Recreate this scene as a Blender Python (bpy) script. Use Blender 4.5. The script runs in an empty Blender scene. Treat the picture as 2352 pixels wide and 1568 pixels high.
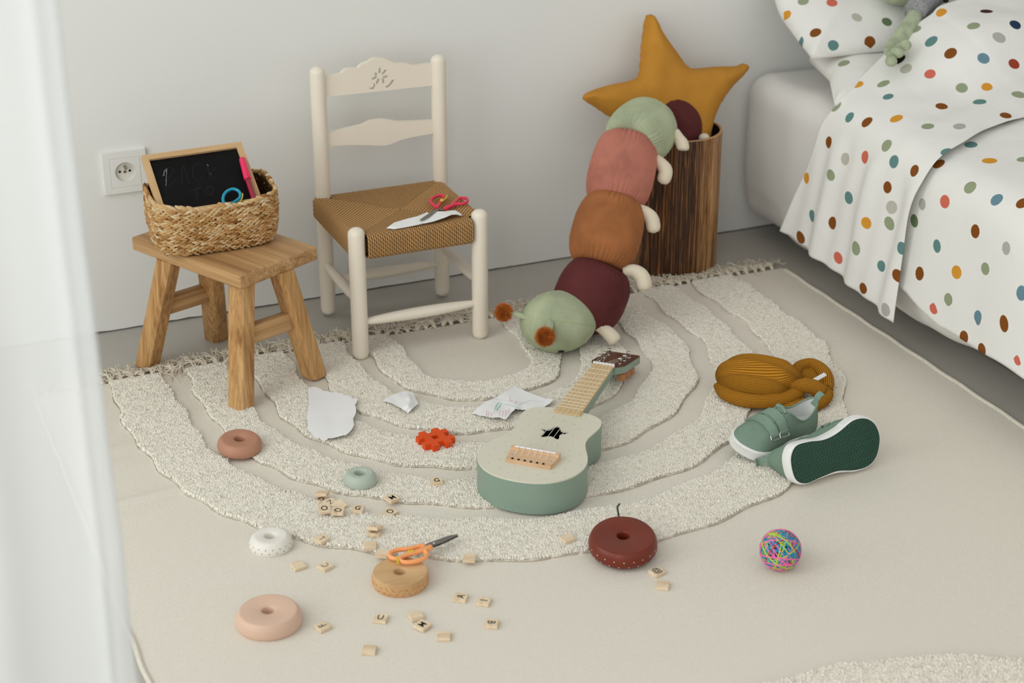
LIGHT_E, WORLD_E, EXPO = 56.0, .60, -0.12
import bpy, bmesh, math, random
import numpy as np
from mathutils import Vector, Matrix
from mathutils.bvhtree import BVHTree
from mathutils.geometry import delaunay_2d_cdt
from mathutils import noise as mnoise
random.seed(7); rng = np.random.default_rng(7)
C = bpy.context.scene.collection
PI = math.pi
# ---------------------------------------------------------------- camera model
F = 4000.0; PITCH = math.radians(24.5); YAW = math.radians(23.2); CH = 1.4
FW = np.array([math.sin(YAW)*math.cos(PITCH), math.cos(YAW)*math.cos(PITCH), -math.sin(PITCH)])
RT = np.array([math.cos(YAW), -math.sin(YAW), 0.0]); UP = np.cross(RT, FW)
CP = np.array([0, 0, CH])
def ray(x, y): return FW*F + RT*(x-1176) - UP*(y-784)
def fl(x, y, z=0.0):
    d = ray(x, y); return CP + d*((z-CH)/d[2])
def pl(x, y, ax, c):
    d = ray(x, y); return CP + d*((c-CP[ax])/d[ax])
def ppl(x, y, p0, n):
    d = ray(x, y); p0 = np.array(p0); n = np.array(n); return CP + d*(((p0-CP)@n)/(d@n))
def pdir(x, y, dx, dy, z=0.0):
    a = fl(x, y, z); b = fl(x+dx*10, y+dy*10, z); v = b-a; return math.atan2(v[1], v[0])
WY = 3.175   # the back wall
# ---------------------------------------------------------------- mesh builder
class MB:
    def __init__(s): s.v = []; s.f = []; s.uv = []; s.mi = []
    def add(s, vs, fs, uv=None, mi=0, xf=None):
        b = len(s.v)
        if xf is not None: vs = [tuple(xf @ Vector(p)) for p in vs]
        s.v += [tuple(float(c) for c in p) for p in vs]
        s.uv += list(uv) if uv is not None else [(0, 0)]*len(vs)
        s.f += [tuple(b+i for i in f) for f in fs]; s.mi += [mi]*len(fs)
        return s
    def box(s, c, size, bev=0.002, segs=2, xf=None, mi=0):
        v, f = rbox(size[0], size[1], size[2], bev, segs)
        v = [(p[0]+c[0], p[1]+c[1], p[2]+c[2]) for p in v]
        return s.add(v, f, mi=mi, xf=xf)
    def tube(s, path, r, seg=8, closed=False, caps=True, mi=0, xf=None, flat=1.0, up=None):
        v, f, uv = tube(path, r, seg, closed, caps, flat, up); return s.add(v, f, uv, mi, xf)
    def lathe(s, prof, seg=32, mi=0, xf=None, closed=False):
        v, f, uv = lathe(prof, seg, closed); return s.add(v, f, uv, mi, xf)
    def ell(s, c, r, su=24, sv=16, xf=None, mi=0, R=None):
        vs = []; fs = []
        for j in range(sv+1):
            th = PI*j/sv
            for i in range(su):
                ph = 2*PI*i/su
                p = Vector((r[0]*math.sin(th)*math.cos(ph), r[1]*math.sin(th)*math.sin(ph), r[2]*math.cos(th)))
                if R is not None: p = R @ p
                vs.append((p[0]+c[0], p[1]+c[1], p[2]+c[2]))
        for j in range(sv):
            for i in range(su):
                a = j*su+i; b = j*su+(i+1) % su
                fs.append((a, a+su, b+su, b))
        return s.add(vs, fs, mi=mi, xf=xf)
    def bvh(s): return BVHTree.FromPolygons([Vector(p) for p in s.v], s.f)
_rb = {}
def rbox(x, y, z, bev, segs):
    k = (round(x, 6), round(y, 6), round(z, 6), bev, segs)
    if k not in _rb:
        bm = bmesh.new(); bmesh.ops.create_cube(bm, size=1.0)
        bmesh.ops.scale(bm, vec=(x, y, z), verts=bm.verts)
        if bev > 0: bmesh.ops.bevel(bm, geom=list(bm.edges)+list(bm.verts), offset=bev, segments=segs, profile=0.5, affect='EDGES')
        bm.verts.index_update()
        _rb[k] = ([tuple(v.co) for v in bm.verts], [tuple(v.index for v in f.verts) for f in bm.faces]); bm.free()
    return _rb[k]
def tube(path, r, seg=8, closed=False, caps=True, flat=1.0, up=None):
    P = [Vector(tuple(float(c) for c in p)) for p in path]; n = len(P)
    rr = r if hasattr(r, '__len__') else [r]*n
    T = []
    for i in range(n):
        a = P[(i-1) % n] if (closed or i > 0) else P[i]; b = P[(i+1) % n] if (closed or i < n-1) else P[i]
        t = (b-a); T.append(t.normalized() if t.length > 1e-12 else Vector((0, 0, 1)))
    u0 = Vector(up) if up is not None else (Vector((0, 0, 1)) if abs(T[0].z) < 0.9 else Vector((1, 0, 0)))
    N = []; nrm = (u0 - T[0]*u0.dot(T[0])).normalized()
    for i in range(n):
        if up is not None:
            nn = Vector(up) - T[i]*Vector(up).dot(T[i]); nrm = nn.normalized() if nn.length > 1e-6 else nrm
        else:
            nn = nrm - T[i]*nrm.dot(T[i]); nrm = nn.normalized() if nn.length > 1e-9 else nrm
        N.append(nrm.copy())
    vs = []; uv = []; fs = []; L = 0.0
    m = n+1 if closed else n
    for k in range(m):
        i = k % n
        if k > 0: L += (P[i]-P[(k-1) % n]).length
        B = T[i].cross(N[i])
        for j in range(seg+1):
            a = 2*PI*j/seg
            p = P[i] + (N[i]*math.cos(a)*flat + B*math.sin(a))*rr[i]
            vs.append(tuple(p)); uv.append((L, j/seg))
    for k in range(m-1):
        for j in range(seg):
            a = k*(seg+1)+j; fs.append((a, a+1, a+seg+2, a+seg+1))
    if caps and not closed:
        fs.append(tuple(range(seg-1, -1, -1))); b = (m-1)*(seg+1); fs.append(tuple(b+j for j in range(seg)))
    return vs, fs, uv
def lathe(prof, seg=32, closed=False):
    vs = []; fs = []; uv = []; n = len(prof); L = 0
    for k, (r, z) in enumerate(prof):
        if k: L += math.hypot(r-prof[k-1][0], z-prof[k-1][1])
        for j in range(seg):
            a = 2*PI*j/seg; vs.append((r*math.cos(a), r*math.sin(a), z)); uv.append((j/seg, L))
    for k in range(n if closed else n-1):
        for j in range(seg):
            a = k*seg+j; b = k*seg+(j+1) % seg; k2 = (k+1) % n
            fs.append((a, b, k2*seg+(j+1) % seg, k2*seg+j))
    return vs, fs, uv
def catmull(pts, m=6, closed=False):
    P = [np.array(p, float) for p in pts]; n = len(P); out = []
    rngk = range(n if closed else n-1)
    for i in rngk:
        p0 = P[(i-1) % n] if (closed or i > 0) else P[i]; p1 = P[i]; p2 = P[(i+1) % n]
        p3 = P[(i+2) % n] if (closed or i < n-2) else P[(i+1) % n]
        for k in range(m):
            t = k/m
            out.append(0.5*((2*p1)+(-p0+p2)*t+(2*p0-5*p1+4*p2-p3)*t*t+(-p0+3*p1-3*p2+p3)*t**3))
    if not closed: out.append(P[-1])
    return out
def inpoly(P, poly):
    x = P[:, 0][:, None]; y = P[:, 1][:, None]; a = poly; b = np.roll(poly, -1, 0)
    c = ((a[None, :, 1] > y) != (b[None, :, 1] > y))
    with np.errstate(divide='ignore', invalid='ignore'):
        xi = (b[None, :, 0]-a[None, :, 0])*(y-a[None, :, 1])/(b[None, :, 1]-a[None, :, 1])+a[None, :, 0]
    return ((c & (x < xi)).sum(1) % 2) == 1
def pdist(P, poly):
    a = poly[None]; b = np.roll(poly, -1, 0)[None]; p = P[:, None]
    ab = b-a; t = np.clip(((p-a)*ab).sum(2)/np.maximum((ab**2).sum(2), 1e-18), 0, 1)
    return np.sqrt((((a+ab*t[..., None])-p)**2).sum(2)).min(1)
def planar(outer, holes=(), sp=None):
    """triangulated flat region with holes and optional interior points; returns 2-D points, triangles, loops"""
    outer = np.array(outer, float); pts = [tuple(p) for p in outer]; edges = [(i, (i+1) % len(outer)) for i in range(len(outer))]
    loops = [list(range(len(outer)))]
    for h in holes:
        b = len(pts); pts += [tuple(p) for p in h]; edges += [(b+i, b+(i+1) % len(h)) for i in range(len(h))]; loops.append([b+i for i in range(len(h))])
    if sp:
        lo = outer.min(0); hi = outer.max(0)
        g = [(x+(0.5*sp if j % 2 else 0), y) for j, y in enumerate(np.arange(lo[1], hi[1], sp*0.87)) for x in np.arange(lo[0], hi[0], sp)]
        g = np.array(g); ok = inpoly(g, outer) & (pdist(g, outer) > sp*0.45)
        for h in holes:
            hh = np.array(h); ok &= ~inpoly(g, hh) & (pdist(g, hh) > sp*0.45)
        pts += [tuple(p) for p in g[ok]]
    V, E, Fc, ov, oe, of = delaunay_2d_cdt([Vector(p) for p in pts], edges, [], 0, 1e-9)
    V2 = np.array([tuple(v) for v in V]); T = np.array([tuple(f) for f in Fc]); cen = V2[T].mean(1)
    ok = inpoly(cen, outer)
    for h in holes: ok &= ~inpoly(cen, np.array(h))
    mp = {}
    for i, o in enumerate(ov):
        for k in o: mp[k] = i
    T = [tuple(t) for t in T[ok]]
    T = [t if ((V2[t[1]]-V2[t[0]])[0]*(V2[t[2]]-V2[t[0]])[1]-(V2[t[1]]-V2[t[0]])[1]*(V2[t[2]]-V2[t[0]])[0]) > 0 else t[::-1] for t in T]
    loops = [[mp[k] for k in l] for l in loops]
    def area(l): p = V2[l]; q = np.roll(p, -1, 0); return (p[:, 0]*q[:, 1]-q[:, 0]*p[:, 1]).sum()
    loops = [l if (area(l) > 0) == (i == 0) else l[::-1] for i, l in enumerate(loops)]
    return V2, T, loops
def slab(outer, f, holes=(), th=(0, .01), sp=None):
    """prism: f(x,y,z)->3-D"""
    V, T, L = planar(outer, holes, sp); n = len(V)
    vs = [f(p[0], p[1], th[1]) for p in V]+[f(p[0], p[1], th[0]) for p in V]
    fs = list(T)+[tuple(n+i for i in t[::-1]) for t in T]
    for l in L:
        for i in range(len(l)):
            a = l[i]; b = l[(i+1) % len(l)]; fs.append((a, n+a, n+b, b))
    return vs, fs
def puff(outer, f, hmax, sp, k=1.0, hb=None):
    """inflated cushion from a 2-D outline; f(x,y,h)->3-D"""
    V, T, L = planar(outer, (), sp); n = len(V); d = pdist(V, np.array(outer, float)); d[L[0]] = 0
    hb = hmax if hb is None else hb
    D = hmax*k; q = np.clip(d/D, 0, 1); h = np.sqrt(np.maximum(0, q*(2-q)))
    vs = [f(V[i][0], V[i][1], h[i]*hmax) for i in range(n)]+[f(V[i][0], V[i][1], -h[i]*hb) for i in range(n)]
    b = set(L[0]); m = [n+i if i not in b else i for i in range(n)]
    return vs, list(T)+[tuple(m[i] for i in t[::-1]) for t in T]
# ---------------------------------------------------------------- objects
def put(name, mb, mat, parent=None, smooth=40, world=True, label=None, M=None, kind=None):
    me = bpy.data.meshes.new(name); off = Vector((0, 0, 0)); q = parent
    while q is not None and world: off = off+q.location; q = q.parent
    vs = [tuple(Vector(p)-off) for p in mb.v] if world else mb.v
    me.from_pydata(vs, [], mb.f)
    mats = mat if isinstance(mat, (list, tuple)) else [mat]
    for m in mats: me.materials.append(m)
    if len(mats) > 1: me.polygons.foreach_set('material_index', mb.mi)
    if any(u != (0, 0) for u in mb.uv):
        uvl = me.uv_layers.new(name='UVMap'); idx = np.zeros(len(me.loops), dtype=np.int32); me.loops.foreach_get('vertex_index', idx)
        uvl.data.foreach_set('uv', np.array(mb.uv, dtype=np.float32)[idx].ravel())
    me.validate(); me.update()
    if smooth:
        me.polygons.foreach_set('use_smooth', [True]*len(me.polygons)); me.set_sharp_from_angle(angle=math.radians(smooth))
    o = bpy.data.objects.new(name, me); C.objects.link(o)
    if parent is not None: o.parent = parent
    if M is not None: o.matrix_local = M
    if label: o['label'] = label
    if kind: o['kind'] = kind
    return o
def root(name, label, cat, loc=(0, 0, 0), rot=None, group=None):
    o = bpy.data.objects.new(name, None); C.objects.link(o); o.location = Vector(tuple(float(c) for c in loc)); o.empty_display_size = .02
    if rot is not None:
        o.rotation_mode = 'QUATERNION'; o.rotation_quaternion = rot.to_quaternion() if isinstance(rot, Matrix) else Matrix.Rotation(rot, 3, 'Z').to_quaternion()
    o['label'] = label; o['category'] = cat
    if group: o['group'] = group
    return o
def tag(o, label, cat, group=None):
    o['label'] = label; o['category'] = cat
    if group: o['group'] = group
    return o
def struct(name, mb, mat, parent=None, smooth=0):
    o = put(name, mb, mat, parent, smooth); o['kind'] = 'structure'; return o
def frame(loc, x, z):
    x = Vector(x).normalized(); z = Vector(z); z = (z-x*z.dot(x)).normalized(); y = z.cross(x)
    M = Matrix((x, y, z)).transposed().to_4x4(); M.translation = Vector(tuple(float(c) for c in loc)); return M
# ---------------------------------------------------------------- materials
def srgb(r, g, b):
    f = lambda c: (c/255/12.92 if c/255 <= 0.04045 else ((c/255+0.055)/1.055)**2.4)
    return (f(r), f(g), f(b), 1)
class NT:
    def __init__(s, name, rough=.6, spec=.3):
        s.m = bpy.data.materials.new(name); s.m.use_nodes = True; s.t = s.m.node_tree; s.b = s.t.nodes['Principled BSDF']
        s.b.inputs['Roughness'].default_value = rough; s.b.inputs['Specular IOR Level'].default_value = spec
    def n(s, typ, **k):
        x = s.t.nodes.new(typ)
        for a, v in k.items():
            if a.startswith('i_'): x.inputs[a[2:].replace('_', ' ')].default_value = v
            else: setattr(x, a, v)
        return x
    def l(s, a, b): s.t.links.new(a, b)
    def co(s, kind='Object', scale=(1, 1, 1), rot=(0, 0, 0)):
        t = s.n('ShaderNodeTexCoord'); m = s.n('ShaderNodeMapping'); m.inputs['Scale'].default_value = scale; m.inputs['Rotation'].default_value = rot
        s.l(t.outputs[kind], m.inputs['Vector']); return m.outputs['Vector']
    def noise(s, vec, scale=5, detail=4, rough=.5, dist=0):
        x = s.n('ShaderNodeTexNoise'); x.inputs['Scale'].default_value = scale; x.inputs['Detail'].default_value = detail
        x.inputs['Roughness'].default_value = rough; x.inputs['Distortion'].default_value = dist; s.l(vec, x.inputs['Vector']); return x.outputs['Fac']
    def wave(s, vec, scale, dist=0, prof='SIN', direction='X', dscale=1.0, detail=2):
        x = s.n('ShaderNodeTexWave'); x.wave_profile = prof; x.bands_direction = direction
        x.inputs['Scale'].default_value = scale; x.inputs['Distortion'].default_value = dist; x.inputs['Detail Scale'].default_value = dscale; x.inputs['Detail'].default_value = detail
        s.l(vec, x.inputs['Vector']); return x.outputs['Fac']
    def ramp(s, fac, stops):
        x = s.n('ShaderNodeValToRGB'); e = x.color_ramp.elements
        while len(e) < len(stops): e.new(.5)
        for k, (p, c) in enumerate(stops): e[k].position = p; e[k].color = c
        s.l(fac, x.inputs['Fac']); return x.outputs['Color']
    def math(s, op, a, b=0.0, c=None):
        x = s.n('ShaderNodeMath', operation=op)
        for i, q in enumerate((a, b, c)):
            if q is None: continue
            if isinstance(q, (int, float)): x.inputs[i].default_value = q
            else: s.l(q, x.inputs[i])
        return x.outputs[0]
    def mix(s, fac, a, b, mode='MIX'):
        x = s.n('ShaderNodeMix', data_type='RGBA', blend_type=mode)
        for i, q in ((0, fac), (6, a), (7, b)):
            if isinstance(q, (int, float, tuple)): x.inputs[i].default_value = q
            else: s.l(q, x.inputs[i])
        return x.outputs[2]
    def col(s, c):
        if isinstance(c, tuple): s.b.inputs['Base Color'].default_value = c
        else: s.l(c, s.b.inputs['Base Color'])
    def bump(s, h, strength=.3, dist=.001):
        x = s.n('ShaderNodeBump'); x.inputs['Strength'].default_value = strength; x.inputs['Distance'].default_value = dist
        s.l(h, x.inputs['Height']); s.l(x.outputs[0], s.b.inputs['Normal'])
def plain(name, c, rough=.5, spec=.3, var=.06, vs=30, bump=0, bs=200, bd=.0005, metal=0, sheen=0, sss=0):
    t = NT(name, rough, spec); v = t.co()
    n = t.noise(v, vs, 3); a = tuple(max(0, x*(1-var)) for x in c[:3])+(1,); b = tuple(min(1, x*(1+var)) for x in c[:3])+(1,)
    t.col(t.ramp(n, [(.3, a), (.7, b)]))
    if bump: t.bump(t.noise(v, bs, 3, .6), bump, bd)
    t.b.inputs['Metallic'].default_value = metal
    if sheen: t.b.inputs['Sheen Weight'].default_value = sheen; t.b.inputs['Sheen Roughness'].default_value = .4; t.b.inputs['Sheen Tint'].default_value = tuple(min(1, x*1.6+.1) for x in c[:3])+(1,)
    if sss: t.b.inputs['Subsurface Weight'].default_value = sss; t.b.inputs['Subsurface Radius'].default_value = (.004, .003, .002)
    return t.m
def wood(name, light, mid, dark, scale=1.0, rough=.5, stretch=14, axis='Z', bump=.15, contrast=1.0, sap=None):
    t = NT(name, rough, .3)
    sc = {'Z': (stretch, stretch, 1), 'X': (1, stretch, stretch), 'Y': (stretch, 1, stretch)}[axis]
    v = t.co('Object', tuple(q*scale for q in sc)); info = t.n('ShaderNodeObjectInfo'); ad = t.n('ShaderNodeVectorMath', operation='ADD')
    sv = t.n('ShaderNodeVectorMath', operation='SCALE'); cx = t.n('ShaderNodeCombineXYZ')
    for i in range(3): t.l(info.outputs['Random'], cx.inputs[i])
    t.l(cx.outputs[0], sv.inputs[0]); sv.inputs['Scale'].default_value = 37.0
    t.l(v, ad.inputs[0]); t.l(sv.outputs[0], ad.inputs[1]); v = ad.outputs[0]
    n1 = t.noise(v, 1.6, 5, .55, .8); n2 = t.noise(v, 9, 4, .6, .3); n3 = t.noise(v, 40, 2, .5)
    c1 = t.ramp(n1, [(.28, dark), (.45, mid), (.68, light)])
    c2 = t.mix(.35*contrast, c1, t.ramp(n2, [(.3, dark), (.6, light)]), 'MIX')
    t.col(t.mix(t.math('MULTIPLY', n3, .25), c2, mid)); t.bump(n3, bump, .0006); return t.m
# ================================================================ MATERIALS
W = srgb
m_wall = plain('wall_paint', W(231, 231, 228), .85, .15, .012, 3, .12, 60, .002)
m_floor = plain('microcement', W(180, 176, 168), .55, .35, .07, 2.5, .05, 90, .001)
t = NT('rug_weave', .95, .1); v = t.co()
w1 = t.wave(v, 112, .7, 'SIN', 'X', 3); w2 = t.wave(v, 150, 1.0, 'SIN', 'Y', 3)
mx = t.math('MULTIPLY', w1, w2); nn = t.noise(v, 600, 3); n2 = t.noise(v, 9, 3)
cc = t.ramp(t.math('MULTIPLY_ADD', nn, .5, t.math('MULTIPLY', mx, .5)), [(.12, W(210, 201, 187)), (.34, W(231, 224, 212)), (.75, W(241, 236, 226))])
t.col(t.mix(t.math('MULTIPLY', n2, .22), cc, W(230, 222, 208)))
t.bump(t.math('ADD', mx, t.math('MULTIPLY', nn, .5)), .45, .0014); m_weave = t.m
t = NT('rug_pile', .95, .05); v = t.co(); n1 = t.noise(v, 160, 2); n2 = t.noise(v, 11, 3)
t.col(t.mix(t.math('MULTIPLY', n2, .25), t.ramp(n1, [(.3, W(242, 235, 219)), (.5, W(250, 245, 233)), (.75, W(253, 250, 242))]), W(245, 238, 222)))
t.b.inputs['Sheen Weight'].default_value = .1
m_pile = t.m
m_fringe = plain('fringe_cotton', W(222, 212, 194), .9, .1, .1, 60, .4, 900, .0005)
m_selvedge = plain('rug_edge_binding', W(222, 216, 202), .9, .1, .08, 200, .6, 700, .001)
m_oak = wood('stool_oak', W(220, 180, 126), W(178, 128, 74), W(104, 62, 28), .34, .5, 60, 'Z', .25, 1.2)
m_oaktop = wood('stool_top_oak', W(212, 174, 126), W(172, 128, 80), W(100, 64, 34), .34, .5, 60, 'X', .25, 1.2)
m_chair = plain('cream_lacquer', W(236, 226, 210), .32, .45, .012, 8)
t = NT('paper_cord', .75, .2); uvn = t.co('UV'); sep = t.n('ShaderNodeSeparateXYZ'); t.l(uvn, sep.inputs[0])
s1 = t.math('SINE', t.math('ADD', t.math('MULTIPLY', sep.outputs[0], 760), t.math('MULTIPLY', sep.outputs[1], 4*PI)))
h = t.math('MULTIPLY_ADD', s1, .5, .5); no = t.noise(t.co(), 60, 3)
t.col(t.mix(t.math('MULTIPLY', no, .35), t.ramp(h, [(0, W(128, 92, 52)), (.4, W(182, 141, 92)), (1, W(205, 167, 118))]), W(160, 118, 70)))
t.bump(h, .8, .0012); m_cord = t.m
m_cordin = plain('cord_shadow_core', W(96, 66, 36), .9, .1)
t = NT('seagrass', .7, .25); v = t.co(); at = t.n('ShaderNodeAttribute', attribute_name='tint'); fac = at.outputs['Fac']
cc = t.ramp(fac, [(0, W(104, 66, 30)), (.3, W(166, 118, 66)), (.55, W(200, 158, 104)), (.8, W(222, 194, 148)), (1, W(232, 214, 176))])
fib = t.noise(t.co('Object', (120, 120, 600)), 3, 3)
t.col(t.mix(t.math('MULTIPLY', fib, .5), cc, W(150, 108, 60))); t.bump(fib, .5, .0008); m_grass = t.m
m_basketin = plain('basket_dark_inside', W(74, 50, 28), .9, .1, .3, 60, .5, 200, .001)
m_pine = wood('pine_frame', W(214, 180, 136), W(198, 160, 114), W(172, 130, 86), 1.2, .5, 9, 'X', .1, .6)
m_slate = plain('chalkboard_black', W(14, 14, 15), .62, .12, .2, 40)
m_chalk = plain('chalk_dust', W(40, 40, 41), .95, .05, .5, 900)
m_chalk2 = plain('chalk_bright', W(112, 112, 112), .95, .05, .5, 900)
m_pink = plain('hot_pink_plastic', W(236, 44, 96), .3, .5, .02)
m_crimson = plain('crimson_barrel', W(150, 12, 44), .18, .6, .02)
m_bluepl = plain('blue_plastic', W(20, 150, 184), .35, .5, .02)
m_yellow = plain('yellow_plastic', W(220, 190, 60), .4, .4, .02)
m_scred = plain('coral_pink_handle', W(232, 52, 88), .35, .5, .03)
m_orange = plain('peach_orange_plastic', W(255, 172, 110), .35, .5, .02, sss=.1)
m_steel = plain('scissor_steel', W(140, 136, 132), .28, .5, .05, metal=1)
m_chrome = plain('chrome', W(215, 215, 215), .12, .5, .02, metal=1)
m_paper = plain('white_paper', W(242, 242, 242), .8, .15, .01)
m_crg = plain('green_crayon', W(150, 212, 194), .8, .1); m_crp = plain('pink_crayon', W(238, 184, 190), .8, .1); m_crb = plain('lilac_crayon', W(204, 204, 226), .8, .1)
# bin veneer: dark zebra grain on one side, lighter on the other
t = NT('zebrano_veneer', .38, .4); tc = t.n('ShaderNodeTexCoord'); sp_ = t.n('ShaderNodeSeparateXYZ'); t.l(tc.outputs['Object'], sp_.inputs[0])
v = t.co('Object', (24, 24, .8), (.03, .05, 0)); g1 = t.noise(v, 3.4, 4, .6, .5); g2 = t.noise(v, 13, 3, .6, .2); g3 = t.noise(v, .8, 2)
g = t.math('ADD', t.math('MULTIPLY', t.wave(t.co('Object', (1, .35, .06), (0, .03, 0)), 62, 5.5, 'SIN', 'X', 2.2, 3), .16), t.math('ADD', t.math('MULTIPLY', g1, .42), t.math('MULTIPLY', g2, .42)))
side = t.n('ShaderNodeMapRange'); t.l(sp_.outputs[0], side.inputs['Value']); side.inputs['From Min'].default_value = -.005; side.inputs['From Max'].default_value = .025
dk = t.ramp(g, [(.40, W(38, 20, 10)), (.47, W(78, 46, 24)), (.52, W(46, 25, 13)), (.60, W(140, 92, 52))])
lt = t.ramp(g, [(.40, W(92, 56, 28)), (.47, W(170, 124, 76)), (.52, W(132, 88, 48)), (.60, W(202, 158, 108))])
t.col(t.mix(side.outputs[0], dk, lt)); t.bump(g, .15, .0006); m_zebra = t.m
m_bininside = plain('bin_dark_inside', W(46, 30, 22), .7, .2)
m_binrim = plain('bin_ply_rim', W(190, 150, 108), .6, .2)
m_mustard = plain('mustard_cotton', W(188, 132, 52), .85, .15, .07, 25, .35, 1400, .0004, sheen=.12)
def velvet(name, c, sh=.55):
    t = NT(name, .75, .15); v = t.co(); n = t.noise(v, 14, 4, .6, .4)
    a = tuple(x*.82 for x in c[:3])+(1,); b = tuple(min(1, x*1.16) for x in c[:3])+(1,)
    t.col(t.ramp(n, [(.32, a), (.66, b)])); t.b.inputs['Sheen Weight'].default_value = sh; t.b.inputs['Sheen Roughness'].default_value = .35
    t.b.inputs['Sheen Tint'].default_value = tuple(min(1, x*1.5+.08) for x in c[:3])+(1,); t.bump(t.noise(v, 900, 2), .25, .0005); return t.m
m_sage = velvet('sage_velvet', W(170, 178, 148), .3); m_rose = velvet('rose_velvet', W(180, 114, 98), .3)
m_tan = velvet('tan_velvet', W(158, 100, 60), .3); m_wine = velvet('wine_velvet', W(92, 44, 44), .3)
m_foot = plain('cream_plush', W(224, 212, 190), .85, .1, .03, 20, .3, 900, .0005, sheen=.3)
m_seam = plain('sage_piping', W(186, 196, 152), .8, .1)
m_pom = plain('rust_fur', W(192, 112, 46), .8, .2, .35, 120, sheen=.3)
m_black = plain('black_button', W(16, 15, 15), .35, .4)
m_linen = plain('grey_linen_sheet', W(226, 224, 220), .85, .15, .025, 4, .25, 500, .0006)
m_sheet2 = plain('white_valance', W(226, 227, 228), .85, .15, .015, 4, .1, 400, .0005)
def dotted(name, base):
    t = NT(name, .85, .12); a = t.n('ShaderNodeAttribute', attribute_name='dotd'); c = t.n('ShaderNodeAttribute', attribute_name='dotc')
    mr = t.n('ShaderNodeMapRange'); t.l(a.outputs['Fac'], mr.inputs['Value']); mr.inputs['From Min'].default_value = .96; mr.inputs['From Max'].default_value = 1.04
    v = t.co(); t.col(t.mix(mr.outputs[0], c.outputs['Color'], base)); t.bump(t.noise(v, 35, 4, .55), .22, .006); return t.m
m_dots = dotted('dotted_cotton', W(233, 232, 228)); 
m_curtain = None
t = NT('sheer_voile', .9, .05); o_ = t.t.nodes['Material Output']; tr = t.n('ShaderNodeBsdfTranslucent'); tp = t.n('ShaderNodeBsdfTransparent'); df = t.n('ShaderNodeBsdfDiffuse')
df.inputs[0].default_value = (.87, .875, .875, 1); tr.inputs[0].default_value = (.86, .87, .87, 1)
m1 = t.n('ShaderNodeMixShader'); m1.inputs[0].default_value = .6; t.l(df.outputs[0], m1.inputs[1]); t.l(tr.outputs[0], m1.inputs[2])
m2 = t.n('ShaderNodeMixShader'); m2.inputs[0].default_value = .12; t.l(m1.outputs[0], m2.inputs[1]); t.l(tp.outputs[0], m2.inputs[2]); t.l(m2.outputs[0], o_.inputs['Surface']); m_curtain = t.m
m_gsage = plain('guitar_sage_paint', W(136, 156, 142), .38, .4, .02, 6)
m_gtop = plain('guitar_cream_top', W(219, 216, 198), .4, .35, .012, 6)
m_gdark = plain('guitar_dark_hole', W(12, 11, 16), .8, .1)
m_gfret = wood('fretboard_maple', W(222, 194, 150), W(208, 176, 128), W(190, 154, 106), 2.0, .5, 8, 'X', .1, .5)
m_gwal = wood('headstock_walnut', W(118, 72, 54), W(92, 52, 38), W(60, 32, 22), 2.0, .45, 8, 'X', .1, .7)
m_gbridge = wood('bridge_beech', W(228, 196, 162), W(218, 182, 146), W(198, 156, 118), 2.5, .5, 8, 'Y', .1, .5)
m_gpeg = plain('wooden_peg', W(184, 128, 88), .5, .3); m_white = plain('white_plastic', W(238, 240, 244), .35, .4, .01)
m_string = plain('nylon_string', W(236, 232, 214), .3, .5, .01)
m_speck = plain('guitar_speckle', W(84, 80, 66), .6, .2)
m_canvas = plain('sage_canvas', W(122, 144, 128), .85, .15, .06, 60, .45, 1500, .0005)
m_canvas2 = plain('sage_canvas_strap', W(128, 150, 134), .85, .15, .05, 60, .45, 1500, .0005)
m_rubber = plain('white_rubber', W(236, 236, 234), .5, .35, .01)
m_outsole = plain('dark_green_outsole', W(36, 66, 54), .55, .35, .05)
m_outlug = plain('green_tread', W(52, 88, 72), .55, .35, .05)
m_lining = plain('white_shoe_lining', W(222, 224, 222), .9, .1, .03)
t = NT('ribbed_knit', .9, .1); uvn = t.co('UV'); sep = t.n('ShaderNodeSeparateXYZ'); t.l(uvn, sep.inputs[0])
h = t.math('MULTIPLY_ADD', t.math('SINE', t.math('MULTIPLY', sep.outputs[1], 2*PI)), .5, .5)
kn = t.math('MULTIPLY_ADD', t.math('SINE', t.math('MULTIPLY', sep.outputs[0], 2200)), .5, .5)
t.col(t.mix(t.math('MULTIPLY', kn, .12), t.ramp(h, [(0, W(132, 82, 22)), (.28, W(188, 124, 34)), (.6, W(210, 146, 44)), (1, W(216, 154, 54))]), W(160, 100, 22)))
t.bump(t.math('ADD', h, t.math('MULTIPLY', kn, .15)), 1.0, .0022); m_knit = t.m
m_tile = wood('tile_maple', W(240, 224, 198), W(226, 204, 172), W(196, 160, 118), 5.0, .6, 12, 'X', .1, 1.3)
m_ink = plain('black_ink', W(18, 18, 18), .6, .2)
m_lattice = plain('red_orange_paint', W(226, 82, 26), .5, .3, .05)
m_dterra = plain('terracotta_wood_paint', W(184, 134, 110), .48, .3, .04, 30)
m_dgreen = plain('pale_green_paint', W(182, 193, 180), .45, .3, .015)
m_dwhite = plain('white_toy_paint', W(235, 231, 222), .42, .3, .01)
m_dpeach = plain('peach_toy_paint', W(220, 186, 164), .42, .3, .015)
m_dmaroon = plain('maroon_toy_paint', W(112, 42, 24), .38, .4, .07, 30)
m_dwood = wood('beech_disc', W(218, 184, 140), W(206, 168, 122), W(184, 142, 96), 2.0, .5, 8, 'X', .1, .5)
m_dash = plain('orange_dashes', W(204, 128, 56), .6, .2); m_cordg = plain('dark_green_cord', W(62, 76, 72), .8, .2)
m_plush = plain('frog_green_plush', W(168, 178, 150), .9, .1, .2, 45, .5, 500, .001, sheen=.3)
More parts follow.
